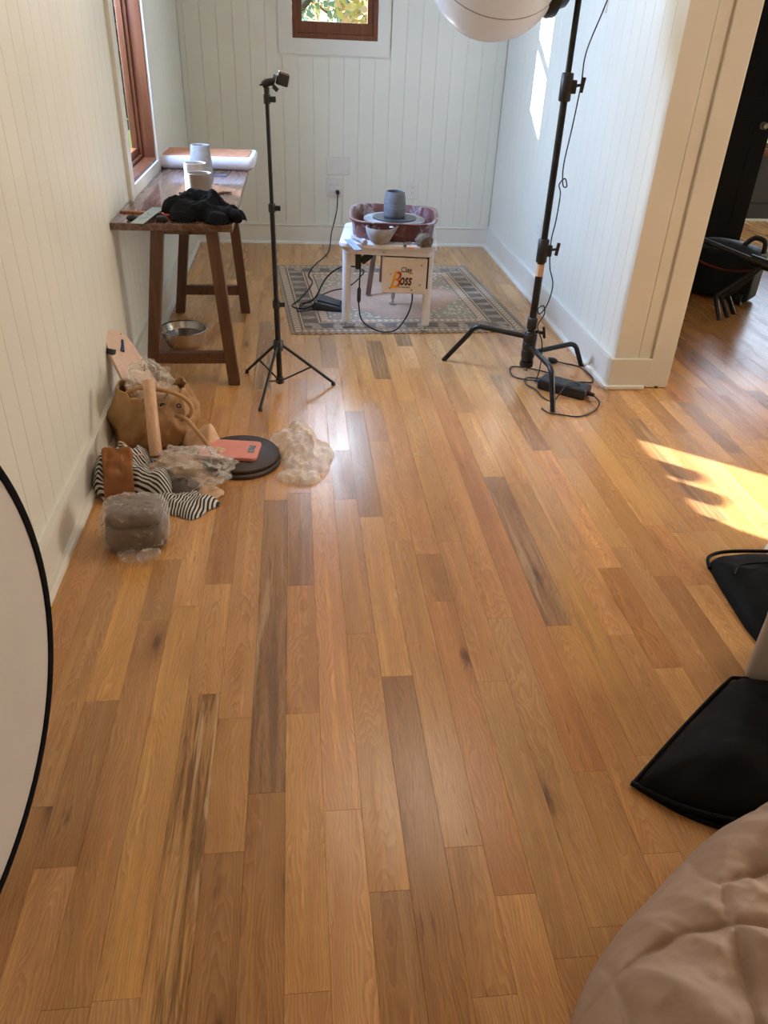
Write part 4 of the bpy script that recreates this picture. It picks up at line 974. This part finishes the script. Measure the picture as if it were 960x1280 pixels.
obj('blade', M().prism([(-.09, -.004), (0, -.010), (0, .010)], 0, .004, Matrix.Translation((-.565, 3.55, TZ+.002))), BLACKP, sc_)
lump('eraser_block', 'small black rounded block on the table left of the ruler', 'block', (-.672, 3.425, TZ), (.026, .017, .012), BLACKP, 5, .08)
o = obj('black_box', M().prism(rrect(-.022, -.014, .022, .014, .005), 0, .022, Matrix.Translation((-.552, 3.415, TZ)) @ Matrix.Rotation(.05, 4, 'Z')), BLACKP, bevel=.004); tag(o, 'small black box right of the ruler at the table edge', 'box')
o = obj('modelling_tool', M().tube([(-.555, 4.02, TZ+.005), (-.50, 4.01, TZ+.005)], [.005, .004], 8), BLACKP); tag(o, 'short dark tool in the sunlight left of the cups', 'pottery tool')
o = obj('wooden_rib_tool', M().tube([(-.375, 4.02, TZ+.005), (-.35, 4.06, TZ+.005), (-.31, 4.07, TZ+.005)], [.006, .007, .004], 8), STICK); tag(o, 'small grey tool in the sunlight right of the cups', 'pottery tool')
o = obj('dark_card', M().prism(rrect(-.045, -.03, .045, .03, .004), 0, .004, Matrix.Translation((-.415, 4.58, TZ))), simple('slate_card', (.12, .12, .15), .4)); tag(o, 'dark blue-grey card lying beside the tallest cup', 'card')

# steel bowl under the table
bc = V((-.583, 3.905, 0)); bw = thing('steel_bowl', 'stainless steel mixing bowl of brown water on the floor under the table', 'bowl', bc)
obj('bowl_wall', M().lathe([(0, .003), (.060, .003), (.085, .020), (.106, .060), (.115, .098), (.122, .100), (.1235, .103), (.121, .105), (.113, .101), (.104, .060), (.083, .023), (.058, .006), (0, .006)], bc, 56), STEEL, bw)
obj('water', M().lathe([(0, .066), (.1045, .066)], bc, 48), WATER, bw)

# ------------------------------------------------------------------ PILE BY THE LEFT WALL
# leaning oval board
A = V((-.748, 3.10, .372)); Bt = V((-.500, 2.800, .004)); d = (Bt-A); L = d.length; d.normalize()
nrm = V((.62, -.45, .64)); nrm = (nrm-d*nrm.dot(d)).normalized(); sd_ = d.cross(nrm)
BTm = Matrix.Identity(4)
for i in range(3): BTm[i][0] = sd_[i]; BTm[i][1] = d[i]; BTm[i][2] = nrm[i]; BTm[i][3] = A[i]
O = [(.068*math.sin(a), .11-.11*math.cos(a)) for a in [(-PI/2)+PI*i/14 for i in range(15)]]
O = [(-.072, L-.02), (-.075, .30), (-.068, .16)]+[(-.062*math.cos(a), .10-.10*math.sin(a)) for a in [PI*i/12 for i in range(1, 12)]]+[(.068, .16), (.075, .30), (.072, L-.02)]
bd = thing('wooden_paddle_board', 'pale wooden board with a rounded end leaning on the wall behind the tan bag', 'board', Bt)
obj('board', M().prism(O, -.012, .004, BTm), BATWOOD, bd, bevel=.003)
obj('blue_mark', M().tube([BTm @ V((-.020, .055, .0045)), BTm @ V((-.008, .080, .0045)), BTm @ V((.008, .105, .0045))], [.005, .006, .009], 8), INKBLUE, bd)
obj('black_mark', M().bar(BTm @ V((-.058, .175, .0045)), BTm @ V((-.040, .205, .0045)), .010, .002).bar(BTm @ V((-.060, .198, .0045)), BTm @ V((-.040, .185, .0045)), .008, .002), INK, bd)
obj('knot_dot', M().lathe([(0, .001), (.003, 0)], BTm @ V((-.028, .028, .0045)), 8, nrm), INK, bd)
o = obj('black_clip', M().bar(A+V((.004, -.10, -.055)), A+V((.014, -.085, -.062)), .030, .022), BLACKP); tag(o, 'small black clip behind the leaning board at the wall', 'clip')
# tan canvas bag
bagc = V((-.585, 2.885, 0))
bg_ = thing('canvas_bag', 'slumped tan canvas tote bag against the left baseboard', 'bag', bagc)
def sack(c, rx, ry, h, lean, sd, nu=72, nv=30, top=.86, pin=2.6, amp=.07):
    mm = M(); P = []
    for i in range(nu):
        a = 2*PI*i/nu
        for j in range(nv):
            f = j/(nv-1); x, y = sup(a, rx, ry, pin)
            wob = 1+amp*fbm((math.cos(a)*2+sd, math.sin(a)*2, f*2.6), 4)+amp*1.1*(ridge((math.cos(a)*2.6+sd, math.sin(a)*2.6, f*1.8+a*.2))-.55)*min(1, f*3)
            prof = 1.0+.10*math.sin(PI*min(1, f*1.15))-(1-top)*f**3
            if f < .06: prof *= .94+f
            zz = h*f*(1+.10*math.sin(a*2+1)+.16*fbm((math.cos(a)*1.5, math.sin(a)*1.5, sd+5), 2)*f)
            P.append(c+V((x*prof*wob, y*prof*wob, max(.001, zz)))+V(lean)*f*f)
    mm.quadgrid(P, nu, nv, cu=True); return mm
mm = sack(bagc, .150, .115, .222, (.02, -.035, 0), 2.3, nu=144, nv=30, amp=.11)
nb = 30; mm.f.append(tuple(i*nb for i in range(144)))
obj('bag_body', mm, CANVAS, bg_, solid=.004)
hn = lambda pts: M().tube(spline(pts, 7), .0085, 10)
obj('handle', hn([(-.66, 2.79, .225), (-.60, 2.765, .262), (-.50, 2.74, .262), (-.435, 2.73, .240), (-.405, 2.72, .205), (-.415, 2.72, .17), (-.45, 2.735, .145)]), CANVAS, bg_)
obj('handle', hn([(-.47, 2.735, .16), (-.43, 2.70, .165), (-.385, 2.66, .13), (-.34, 2.62, .085), (-.325, 2.60, .06)]), CANVAS, bg_)
for p in ((-.52, 2.765, .19), (-.455, 2.74, .20)): obj('grommet', M().lathe([(.004, .002), (.008, .003), (.010, 0)], p, 14, (.3, -1, .35)), INK, bg_)
lump('clay_lump', None, None, (-.565, 2.90, .12), (.10, .075, .055), KRAFT, 7, .25, flat=False); bpy.data.objects['clay_lump'].parent = None
tag(bpy.data.objects['clay_lump'], 'cream cloth bundle inside the mouth of the tan bag', 'bundle')
def film(name, label, c, s, mat, sd, amp=.35, fr=2.2, rot=(0, 0, 0), n_=72, zmin=None, cat='plastic bag'):
    mm = M(); P = []; nv = n_//2; R3 = Euler(rot).to_matrix()
    for i in range(n_):
        a = 2*PI*i/n_
        for j in range(nv+1):
            th = PI*j/nv; d_ = V((math.sin(th)*math.cos(a), math.sin(th)*math.sin(a), math.cos(th)))
            k = 1+amp*(fbm(d_*fr+V((sd, 0, sd)), 2))+amp*.40*(ridge(d_*fr*1.6+V((0, sd, 0)))-.55)
            p = R3 @ V((d_.x*s[0]*k, d_.y*s[1]*k, d_.z*s[2]*k))+V(c)
            if zmin is not None and p.z < zmin: p.z = zmin+.0008*(j % 3)
            P.append(p)
    mm.quadgrid(P, n_, nv+1, cu=True); o = obj(name, mm, mat, merge=.0001)
    return tag(o, label, cat) if label else o
film('plastic_wrap', 'crumpled clear plastic sticking up between the leaning board and the bag', (-.575, 2.86, .255), (.080, .055, .075), PLAST, 1.7)
# rolling pin
A = V((-.548, 2.705, .318)); Bt = V((-.524, 2.545, .088))
rp = thing('rolling_pin', 'pale wooden rolling pin leaning on the tan canvas bag', 'rolling pin', Bt)
dd = (Bt-A).normalized(); obj('roller', M().tube([A, A+dd*.003, Bt-dd*.003, Bt], [.0195, .0215, .0235, .021], 28), PINWOOD, rp)
# striped tote: body heap + flat tail
def suv(x, y, h): return ((x*.35+y*.94)/.0110+h*16+noise.noise(V((x*9, y*9, 2)))*1.4, 0)
mm = heap([(-.665, 2.47, .085, -.60, 2.55, .075, .115), (-.66, 2.44, .065, -.52, 2.44, .07, .095), (-.62, 2.55, .06, -.47, 2.52, .06, .085), (-.68, 2.50, .05, -.67, 2.42, .05, .09)], .0055, .5, 11, .0005, 2, uvf=suv, ridges=.35)
hhT = mm.hh; tb = obj('striped_tote', mm, STRIPE, base=(-.60, 2.48, 0), sub=1); tag(tb, 'black and white striped cloth bag with a tan leather patch on the floor', 'bag')
def suv2(x, y, h): return ((x*.96-y*.28)/.0110+h*20, 0)
mm = heap([(-.47, 2.40, .085, -.39, 2.33, .075, .022), (-.42, 2.39, .06, -.345, 2.345, .055, .03), (-.50, 2.42, .06, -.42, 2.33, .065, .026)], .005, .45, 14, .0005, 9, uvf=suv2, ridges=.3)
obj('bag_flap', mm, STRIPE, tb, sub=1)
mm = M(); P = []
for i in range(17):
    for j in range(17):
        u, v_ = i/16, j/16; x, y = -.692+.104*u+.014*(1-v_), 2.475-.125*(1-v_)
        P.append(V((x, y, .0045+max(.002, max(hhT(x+a, y+b) for a in (-.012, 0, .012) for b in (-.012, 0, .012))))))
mm.quadgrid(P, 17, 17); obj('leather_patch', mm, LEATHER, tb, solid=.003)
obj('cream_strap', M().bar((-.585, 2.575, .108), (-.572, 2.50, .118), .022, .004), KRAFT, tb, bevel=.001)
obj('leather_strap', M().tube(spline([(-.665, 2.60, .10), (-.655, 2.58, .13), (-.635, 2.57, .125), (-.63, 2.56, .10)], 5), .004, 8), KRAFT, tb)
mm = heap([(-.36, 2.75, .07, -.30, 2.66, .06, .045), (-.40, 2.80, .06, -.36, 2.76, .05, .08), (-.39, 2.48, .05, -.31, 2.42, .04, .014)], .006, .5, 13, .0006, 5, ridges=.4)
o = obj('cream_cloth', mm, KRAFT, sub=1); tag(o, 'cream coloured cloth crumpled between the tan bag and the dark discs', 'cloth')
o = obj('grey_cloth', heap([(-.50, 2.50, .05, -.42, 2.44, .06, .05)], .006, .4, 13, .0006, 8), simple('grey_brown_cloth', srgb(96, 84, 80), .8)); tag(o, 'dull grey cloth under the clear plastic bag', 'cloth')
# dark discs and scale
dc = V((-.232, 2.672, 0))
for q, (dx, dy, z) in enumerate(((.006, -.012, 0), (0, 0, .0172))):
    o = obj('round_bat', M().lathe([(0, .0), (.147, 0), (.150, .003), (.150, .013), (.147, .0165), (0, .0165)], dc+V((dx, dy, z)), 72), BROWNBAT); tag(o, ('lower' if q == 0 else 'upper')+' of two stacked dark brown round bats on the floor', 'bat')
T = Matrix.Translation((-.268, 2.675, .0345)) @ Matrix.Rotation(math.radians(-8), 4, 'Z')
sc_ = thing('kitchen_scale', 'flat pink kitchen scale lying on the dark round bats', 'scale', T.to_translation())
obj('scale_body', M().prism(rrect(-.112, -.072, .112, .072, .022), 0, .016, T), PINK, sc_, bevel=.004)
obj('display', M().prism(rrect(.070, -.026, .095, .030, .003), .0155, .0172, T), simple('lcd_grey', srgb(128, 130, 138), .25), sc_)
# clear plastic bag with contents
lump('bagged_clay', 'lumpy beige pieces inside the clear plastic bag', 'clay', (-.450, 2.50, .035), (.085, .055, .040), simple('beige_lumps', srgb(186, 160, 136), .6), 11, .35, 3)
film('clear_plastic_bag', 'clear plastic bag between the rolling pin and the pink scale', (-.405, 2.515, .060), (.150, .095, .060), PLAST, 5.1, zmin=.004, rot=(0, 0, -.15))
# translucent bag on the floor
def sheetbag():
    mm = M(); P = []; n1, n2 = 60, 72
    cx, cy = .010, 2.70
    mm = heap([(-.04, 2.78, .085, .03, 2.70, .095, .062), (-.005, 2.88, .065, .0, 2.70, .08, .055), (.0, 2.62, .07, .045, 2.60, .06, .045), (-.045, 2.53, .05, .02, 2.52, .055, .022), (.06, 2.66, .05, .05, 2.60, .05, .05)], .005, .45, 15, .0006, 12, ridges=.9)
    return mm
o = obj('thin_plastic_bag', sheetbag(), PLAST2, sub=1); tag(o, 'crumpled cloudy cream plastic bag lying on the open oak floor', 'plastic bag')
# clay block
T = Matrix.Translation((-.530, 2.130, 0)) @ Matrix.Rotation(math.radians(6), 4, 'Z')
cb_ = thing('clay_block', 'block of brown-grey clay in a clear plastic bag, standing in front of the striped bag', 'clay', T.to_translation())
def roundbox(sx, sy, sz, pw, sd, amp, fr, n_=56, z0=0, T=T):
    mm = M(); P = []; nv = n_//2
    for i in range(n_):
        a = 2*PI*i/n_
        for j in range(nv+1):
            th = PI*j/nv; d_ = V((math.sin(th)*math.cos(a), math.sin(th)*math.sin(a), math.cos(th)))
            r = (abs(d_.x/sx)**pw+abs(d_.y/sy)**pw+abs(d_.z/sz)**pw)**(-1/pw)
            k = 1+amp*fbm(d_*fr+V((sd, sd, sd)), 4); p = d_*r*k; p.z = max(p.z+sz, 0)+z0; P.append(T @ p)
    mm.quadgrid(P, n_, nv+1, cu=True); return mm
CLAYB = simple('brown_clay', srgb(98, 78, 64), .5, var=.15, bump=.3)
obj('clay_lower', roundbox(.096, .076, .046, 5, 1, .07, 2.2), CLAYB, cb_, merge=.0002)
obj('clay_upper', roundbox(.086, .068, .028, 4, 4, .08, 2.4, z0=.084), CLAYB, cb_, merge=.0002)
mm = M(); P = []; n_ = 96; nv = 48
for i in range(n_):
    a = 2*PI*i/n_
    for j in range(nv+1):
        th = PI*j/nv; d_ = V((math.sin(th)*math.cos(a), math.sin(th)*math.sin(a), math.cos(th)))
        r = (abs(d_.x/.103)**4+abs(d_.y/.083)**4+abs(d_.z/.075)**4)**(-1/4)
        k = 1+.05*fbm(d_*2+V((9, 9, 9)), 4)+.05*(ridge(d_*4)-.5)+.03*(ridge(d_*9)-.5); p = d_*r*k; p.z = max(p.z+.074, .0008); P.append(T @ p)
mm.quadgrid(P, n_, nv+1, cu=True); obj('plastic_wrap', mm, PLAST3, cb_, merge=.0001)
mm = heap([(-.555, 2.062, .042, -.50, 2.050, .050, .020)], .004, .8, 22, .0006, 3, ridges=.8); obj('bag_tail', mm, PLAST, cb_)
# reflector disc
xb, yc, Rr, a_, b_ = -.620, .772, .5459, .042, .2216
up_ = V((0, 0, 1))*math.cos(a_)-V((math.cos(b_), -math.sin(b_), 0))*math.sin(a_); nr = V((math.cos(b_), -math.sin(b_), 0))*math.cos(a_)+V((0, 0, 1))*math.sin(a_)
cc = V((xb, yc, .004))+up_*Rr
rf = thing('reflector_disc', 'large round white reflector with a black rim leaning at the left edge', 'reflector', (xb, yc, 0))
obj('fabric', M().lathe([(0, .002), (Rr-.012, .002), (Rr-.012, -.002), (0, -.002)], cc, 96, nr), WHITEFAB, rf)
obj('rim', M().lathe([(Rr-.018, -.005), (Rr-.018, .005), (Rr-.010, .007), (Rr-.002, .005), (Rr, 0), (Rr-.002, -.005), (Rr-.010, -.007)], cc, 96, nr, close=True), BLACKCLOTH, rf)

# cords by the light stand
pw = thing('power_brick', 'black power brick on the floor by the foot of the light stand', 'adapter', (1.245, 3.26, 0))
from_pts = [(1.14, 3.375), (1.21, 3.46), (1.40, 3.26), (1.33, 3.175)]
T = Matrix.Translation((1.262, 3.315, 0)) @ Matrix.Rotation(math.radians(-38), 4, 'Z')
obj('brick_body', M().prism(rrect(-.120, -.050, .120, .050, .012), .002, .052, T), BLACKP, pw, bevel=.010)
obj('strain_relief', M().tube([T @ V((.118, 0, .025)), T @ V((.15, 0, .022))], [.012, .008], 12), RUBBER, pw); obj('strain_relief', M().tube([T @ V((-.118, 0, .025)), T @ V((-.15, .005, .018))], [.010, .006], 12), RUBBER, pw)
bp = lambda x, y, z=.005: T @ V((x, y, z))
cable('mains_cord', 'black mains cord from the power brick to a loose plug by the right baseboard', [bp(-.05, .055, .02), bp(0, .075), (1.36, 3.42, .005), (1.44, 3.42, .005), (1.46, 3.50, .005), (1.44, 3.62, .005), (1.38, 3.665, .006), (1.33, 3.68, .012)], .0035)
pl = thing('loose_plug', 'black plug lying loose between the light stand legs', 'plug', (1.315, 3.685, 0)); obj('plug_body', M().tube([(1.340, 3.680, .012), (1.325, 3.684, .014), (1.295, 3.69, .014)], [.008, .015, .017], 12), BLACKP, pl)
cable('coiled_cord', 'black cord looping on the floor around the near leg of the light stand', [bp(-.15, .005, .018), bp(-.20, .02), (1.06, 3.50, .005), (1.08, 3.62, .005), (1.17, 3.60, .005), (1.26, 3.53, .005), (1.20, 3.47, .006), (1.12, 3.47, .007), (1.10, 3.40, .005), (1.13, 3.33, .005), (1.14, 3.24, .005), (1.18, 3.20, .005), (1.25, 3.26, .056), (1.31, 3.28, .058), (1.34, 3.22, .03)], .0032)
cable('front_cord', 'black cord curving on the floor in front of the power brick', [bp(.15, 0, .02), (1.39, 3.17, .008), (1.34, 3.09, .005), (1.25, 3.03, .005), (1.17, 3.05, .005), (1.12, 3.07, .005), (1.10, 3.12, .005)], .0032)
lx = LC.x
obj('cord', M().tube(spline([(lx+.12, 3.5, 1.80), (lx+.115, 3.5, 1.60), (lx+.055, 3.49, 1.40), (lx+.05, 3.48, 1.28), (lx+.040, 3.48, 1.12), (lx+.025, 3.47, .98), (lx+.035, 3.47, .90), (lx+.050, 3.46, .895), (lx+.040, 3.47, .925), (lx+.018, 3.47, .90), (lx+.030, 3.47, .86), (lx+.030, 3.475, .75), (lx+.022, 3.475, .66), (lx+.034, 3.475, .55), (lx+.060, 3.47, .47), (lx+.050, 3.47, .38), (lx+.020, 3.47, .33), (lx+.005, 3.465, .355), (lx+.030, 3.465, .37), (lx+.040, 3.465, .33), (lx+.016, 3.465, .27), (lx+.045, 3.455, .20), (lx+.055, 3.45, .10), (lx+.045, 3.44, .02), (lx+.03, 3.42, .006)], 6), .0028, 7), RUBBER, LS)
cable('clear_wire', 'thin pale wire looping by the corner of the right baseboard', [(1.40, 3.42, .003), (1.47, 3.36, .003), (1.475, 3.27, .003), (1.42, 3.20, .003), (1.36, 3.20, .003)], .0012, ZINC)

# ------------------------------------------------------------------ RIGHT FOREGROUND
def sleeve(name, label, base, O, hmax, sd, lipn):
    """collapsed cloth cone: outline O (world xy, first lipn points are the open lip), two layers"""
    mm = M(); n_ = len(O); c = sum((V((x, y, 0)) for x, y in O), V())/n_; rings = 16; P = []
    for k in range(rings+1):
        f = k/rings
        for i, (x, y) in enumerate(O):
            p = V((x, y, 0)).lerp(c, f); edge = math.sin(min(1, f*1.15)*PI/2)**.55
            z = .003+hmax*edge*(1+.20*fbm((p.x*5, p.y*5, sd), 3))+.006*(ridge((p.x*6+sd, p.y*6, 1))-.5)*edge
            P.append((p.x, p.y, max(.002, z)))
    mm.quadgrid(P, rings+1, n_, cv=True); return mm
def catm(pts, k=6): return [(p.x, p.y) for p in spline([(x, y, 0) for x, y in pts], k, True)]
f1 = thing('black_softbox_cover', 'black cloth softbox skirt lying open-ended on the floor by the beige duvet', 'softbox', (1.05, 1.15, 0))
def poly(pts, k=5):
    out = []
    for i in range(len(pts)):
        a, b = V((*pts[i], 0)), V((*pts[(i+1) % len(pts)], 0))
        for j in range(k): p = a.lerp(b, j/k); out.append((p.x, p.y))
    return out
O1 = poly([(.742, 1.080), (.80, 1.018), (.868, .975), (.935, .945), (1.08, .90), (1.35, .90), (1.50, 1.10), (1.45, 1.30), (1.25, 1.37), (1.16, 1.395), (1.115, 1.375), (.93, 1.235)], 5)
obj('cloth_body', sleeve('', '', None, O1, .085, 3, 0), SATIN, f1, sub=1)
lip = spline([(.738, 1.083, .010), (.80, 1.020, .020), (.868, .975, .030), (.935, .948, .036), (1.02, .93, .04)], 6)
obj('hem', M().tube(lip, .0065, 8), SATIN, f1)
obj('hem', M().tube([p+V((.012, -.010, -p.z+.006)) for p in lip], .005, 8), SATIN, f1)
obj('hem', M().tube(spline([(.745, 1.085, .007), (.930, 1.236, .007), (1.112, 1.376, .008), (1.16, 1.395, .008), (1.25, 1.37, .008)], 6), .005, 8), SATIN, f1)
f2 = thing('black_softbox_cover', 'black cloth softbox skirt lying behind the grey case at the right edge', 'softbox', (1.45, 1.75, 0))
O2 = poly([(1.315, 1.905), (1.37, 1.945), (1.46, 1.955), (1.60, 1.94), (1.80, 1.85), (1.75, 1.60), (1.45, 1.48), (1.29, 1.50), (1.285, 1.60), (1.300, 1.78)], 5)
obj('cloth_body', sleeve('', '', None, O2, .055, 8, 0), SATIN, f2, sub=1)
obj('hem', M().tube(spline([(1.310, 1.88, .010), (1.335, 1.935, .016), (1.42, 1.955, .02), (1.60, 1.945, .02)], 6), .006, 8), SATIN, f2)
obj('hem', M().tube(spline([(1.335, 1.79, .052), (1.38, 1.83, .058), (1.50, 1.83, .062), (1.62, 1.82, .05)], 6), .0035, 8), SATIN, f2)
o = obj('white_plastic_bag', heap([(1.60, 1.965, .05, 1.70, 1.98, .06, .05)], .006, .7, 14, .0006, 6, ridges=.6), WHITEP, sub=1); tag(o, 'scrap of white plastic at the right edge behind the black cloth', 'plastic bag')
# grey case
E0 = V((1.172, 1.398, 0)); T = Matrix.Translation(E0) @ Matrix.Rotation(math.radians(-40), 4, 'Z')
gc = thing('grey_case', 'grey hard plastic case with a black latch between the two black cloths', 'case', E0+V((.2, -.1, 0)))
obj('case_body', M().prism(rrect(0, 0, .42, .17, .02), .0, .235, T), GREYP, gc, bevel=.016, seg=3)
obj('case_lid', M().prism(rrect(-.001, -.001, .421, .171, .02), .200, .275, T), GREYP, gc, bevel=.016, seg=3)
obj('latch', M().box((.050, -.010, .155), (.095, .004, .215), T), BLACKP, gc, bevel=.003)
# duvet
mm = M(); mm.uv = None; res = .011
B_ = [(.30, -.30), (.395, .30), (.428, .565), (.49, .665), (.565, .735), (.66, .80), (.76, .872), (.88, .93), (1.0, .975), (1.18, 1.03), (1.6, 1.10)]
Bs = [(p.x, p.y) for p in spline([(x, y, 0) for x, y in B_], 8)]
def sdist(x, y):
    best = 9; sg = 1
    for (ax_, ay), (bx, by) in zip(Bs, Bs[1:]):
        dx, dy = bx-ax_, by-ay; q = max(0, min(1, ((x-ax_)*dx+(y-ay)*dy)/(dx*dx+dy*dy))); d_ = math.hypot(x-ax_-dx*q, y-ay-dy*q)
        if d_ < best: best = d_; sg = 1 if (dx*(y-ay)-dy*(x-ax_)) < 0 else -1
    return best*sg
seams = [[(.410, .56), (.45, .586), (.497, .609), (.553, .635), (.637, .658), (.71, .652), (.767, .647), (.95, .65), (1.3, .60)], [(.52, .72), (.504, .652), (.497, .609), (.486, .516), (.47, .38), (.48, .2)], [(.75, .86), (.719, .772), (.73, .719), (.709, .665), (.71, .652), (.692, .554), (.675, .5), (.66, .3), (.68, .1)], [(.737, .733), (.828, .757), (.95, .77), (1.2, .80)], [(.93, .94), (.93, .80), (.92, .65), (.90, .5), (.88, .2)], [(.40, .40), (.47, .41), (.57, .43), (.68, .41), (.9, .42), (1.2, .38)], [(.39, .2), (.7, .2), (1.2, .2)], [(1.12, 1.0), (1.12, .6), (1.1, .1)]]
seg_ = [(a, b) for s in seams for a, b in zip(s, s[1:])]
def seamd(x, y):
    b_ = 9
    for (ax_, ay), (bx, by) in seg_:
        dx, dy = bx-ax_, by-ay; q = max(0, min(1, ((x-ax_)*dx+(y-ay)*dy)/(dx*dx+dy*dy))); b_ = min(b_, math.hypot(x-ax_-dx*q, y-ay-dy*q))
    return b_
Bn = [(p.x, p.y) for p in spline([(x, y, 0) for x, y in B_], 20)]; nv = 190
P = []
for (bx, by) in Bn:
    k = (by+.3)/1.4; ix, iy = 1.55, -.30+.85*k
    for j in range(nv):
        t = (j/(nv-1))**1.25; x, y = bx+(ix-bx)*t, by+(iy-by)*t; sdv = sdist(x, y) if j else 0
        if j and sdv < 0: sdv = 0
        q = max(0, min(1, sdv/.15)); prof = math.sqrt(max(0, 1-(1-q)**2.2)); s_ = seamd(x, y)
        puff = 1-math.exp(-(s_/.05)**.9)
        wr = fbm((x*6, y*8, 1), 4)*.022+(ridge((x*5+y*3, y*6-x*2, 4))-.5)*.022+(ridge((x*14+2, y*12, 7))-.5)*.008*math.exp(-(s_/.07)**2)
        P.append((x+(.006*noise.noise(V((y*14, 1, 2))) if j < 3 else 0), y, max(.001, .175*prof+prof*(.050*puff-.007*math.exp(-(s_/.0055)**2)+wr)) if j else .001))
mm.quadgrid(P, len(Bn), nv)
dv = obj('duvet', mm, DUVET, base=(.8, .4, 0), sub=1); tag(dv, 'puffy beige quilted duvet heaped in the lower right corner', 'duvet')

# ------------------------------------------------------------------ BEYOND THE DOORWAY
tbx = thing('tool_bag', 'dark navy wheeled tool bag with a red stripe on the floor of the far room', 'bag', (2.80, 4.90, 0))
T = Matrix.Translation((2.720, 4.830, 0)) @ Matrix.Rotation(math.radians(-45), 4, 'Z')
obj('bag_body', M().prism(rrect(-.24, 0, .238, .25, .04), .02, .315, T), NAVY, tbx, bevel=.02, seg=3)
mm = M(); P = []
for i in range(21):
    for j in range(9):
        u, v_ = i/20, j/8; P.append(T @ V((-.23+.46*u, .01+.23*v_, .312+.055*math.sin(PI*u)**.5*math.sin(PI*v_)**.5)))
mm.quadgrid(P, 21, 9); obj('padded_lid', mm, simple('blue_grey_lid', (.025, .035, .05), .55), tbx)
mm = M(); P = [T @ V((x, -.003, .26-.055*(1-((x-.05)/.25)**2))) for x in [-.18+.42*i/14 for i in range(15)]]; obj('red_stripe', mm.tube(P, .008, 6), RED, tbx)
for x in (-.20, .19): obj('wheel', M().tube([T @ V((x-.02, .02, .04)), T @ V((x+.02, .02, .04))], .04, 18), RUBBER, tbx)
obj('handle', M().tube(spline([T @ V((.10, .10, .34)), T @ V((.15, .12, .40)), T @ V((.22, .12, .39)), T @ V((.23, .12, .32))], 5), .016, 8), BLACKP, tbx)
bb_ = lump('black_bag', 'soft black bag half hidden behind the door casing, beside the tool bag', 'bag', (2.50, 5.02, 0), (.20, .17, .16), BLACKCLOTH, 3, .1, 1.5)
fs = thing('folded_light_stand', 'folded black light stand with three bent legs leaning across the tool bag', 'stand', (2.66, 4.47, 0))
hub = V((2.83, 4.49, .315)); obj('pole', M().tube([hub+V((.05, -.03, -.01)), hub, V((2.46, 4.78, .42))], .016, 12), BLACKM, fs); obj('hub', M().tube([hub+V((.06, -.04, -.012)), hub+V((-.07, .05, .02))], .032, 14), BLACKM, fs)
obj('knob', M().tube([hub+V((.03, 0, .03)), hub+V((.05, .02, .07))], .012, 10), ZINC, fs)
for k_, ft in (((2.555, 4.455, .128), (2.585, 4.39, .0)), ((2.61, 4.48, .118), (2.665, 4.445, .0)), ((2.67, 4.515, .118), (2.745, 4.52, .0))):
    k_, ft = V(k_), V(ft); obj('leg', M().tube([hub]+[k_+(hub-k_).normalized()*.03, k_, k_+(ft-k_).normalized()*.02, ft], .0135, 10), BLACKM, fs)
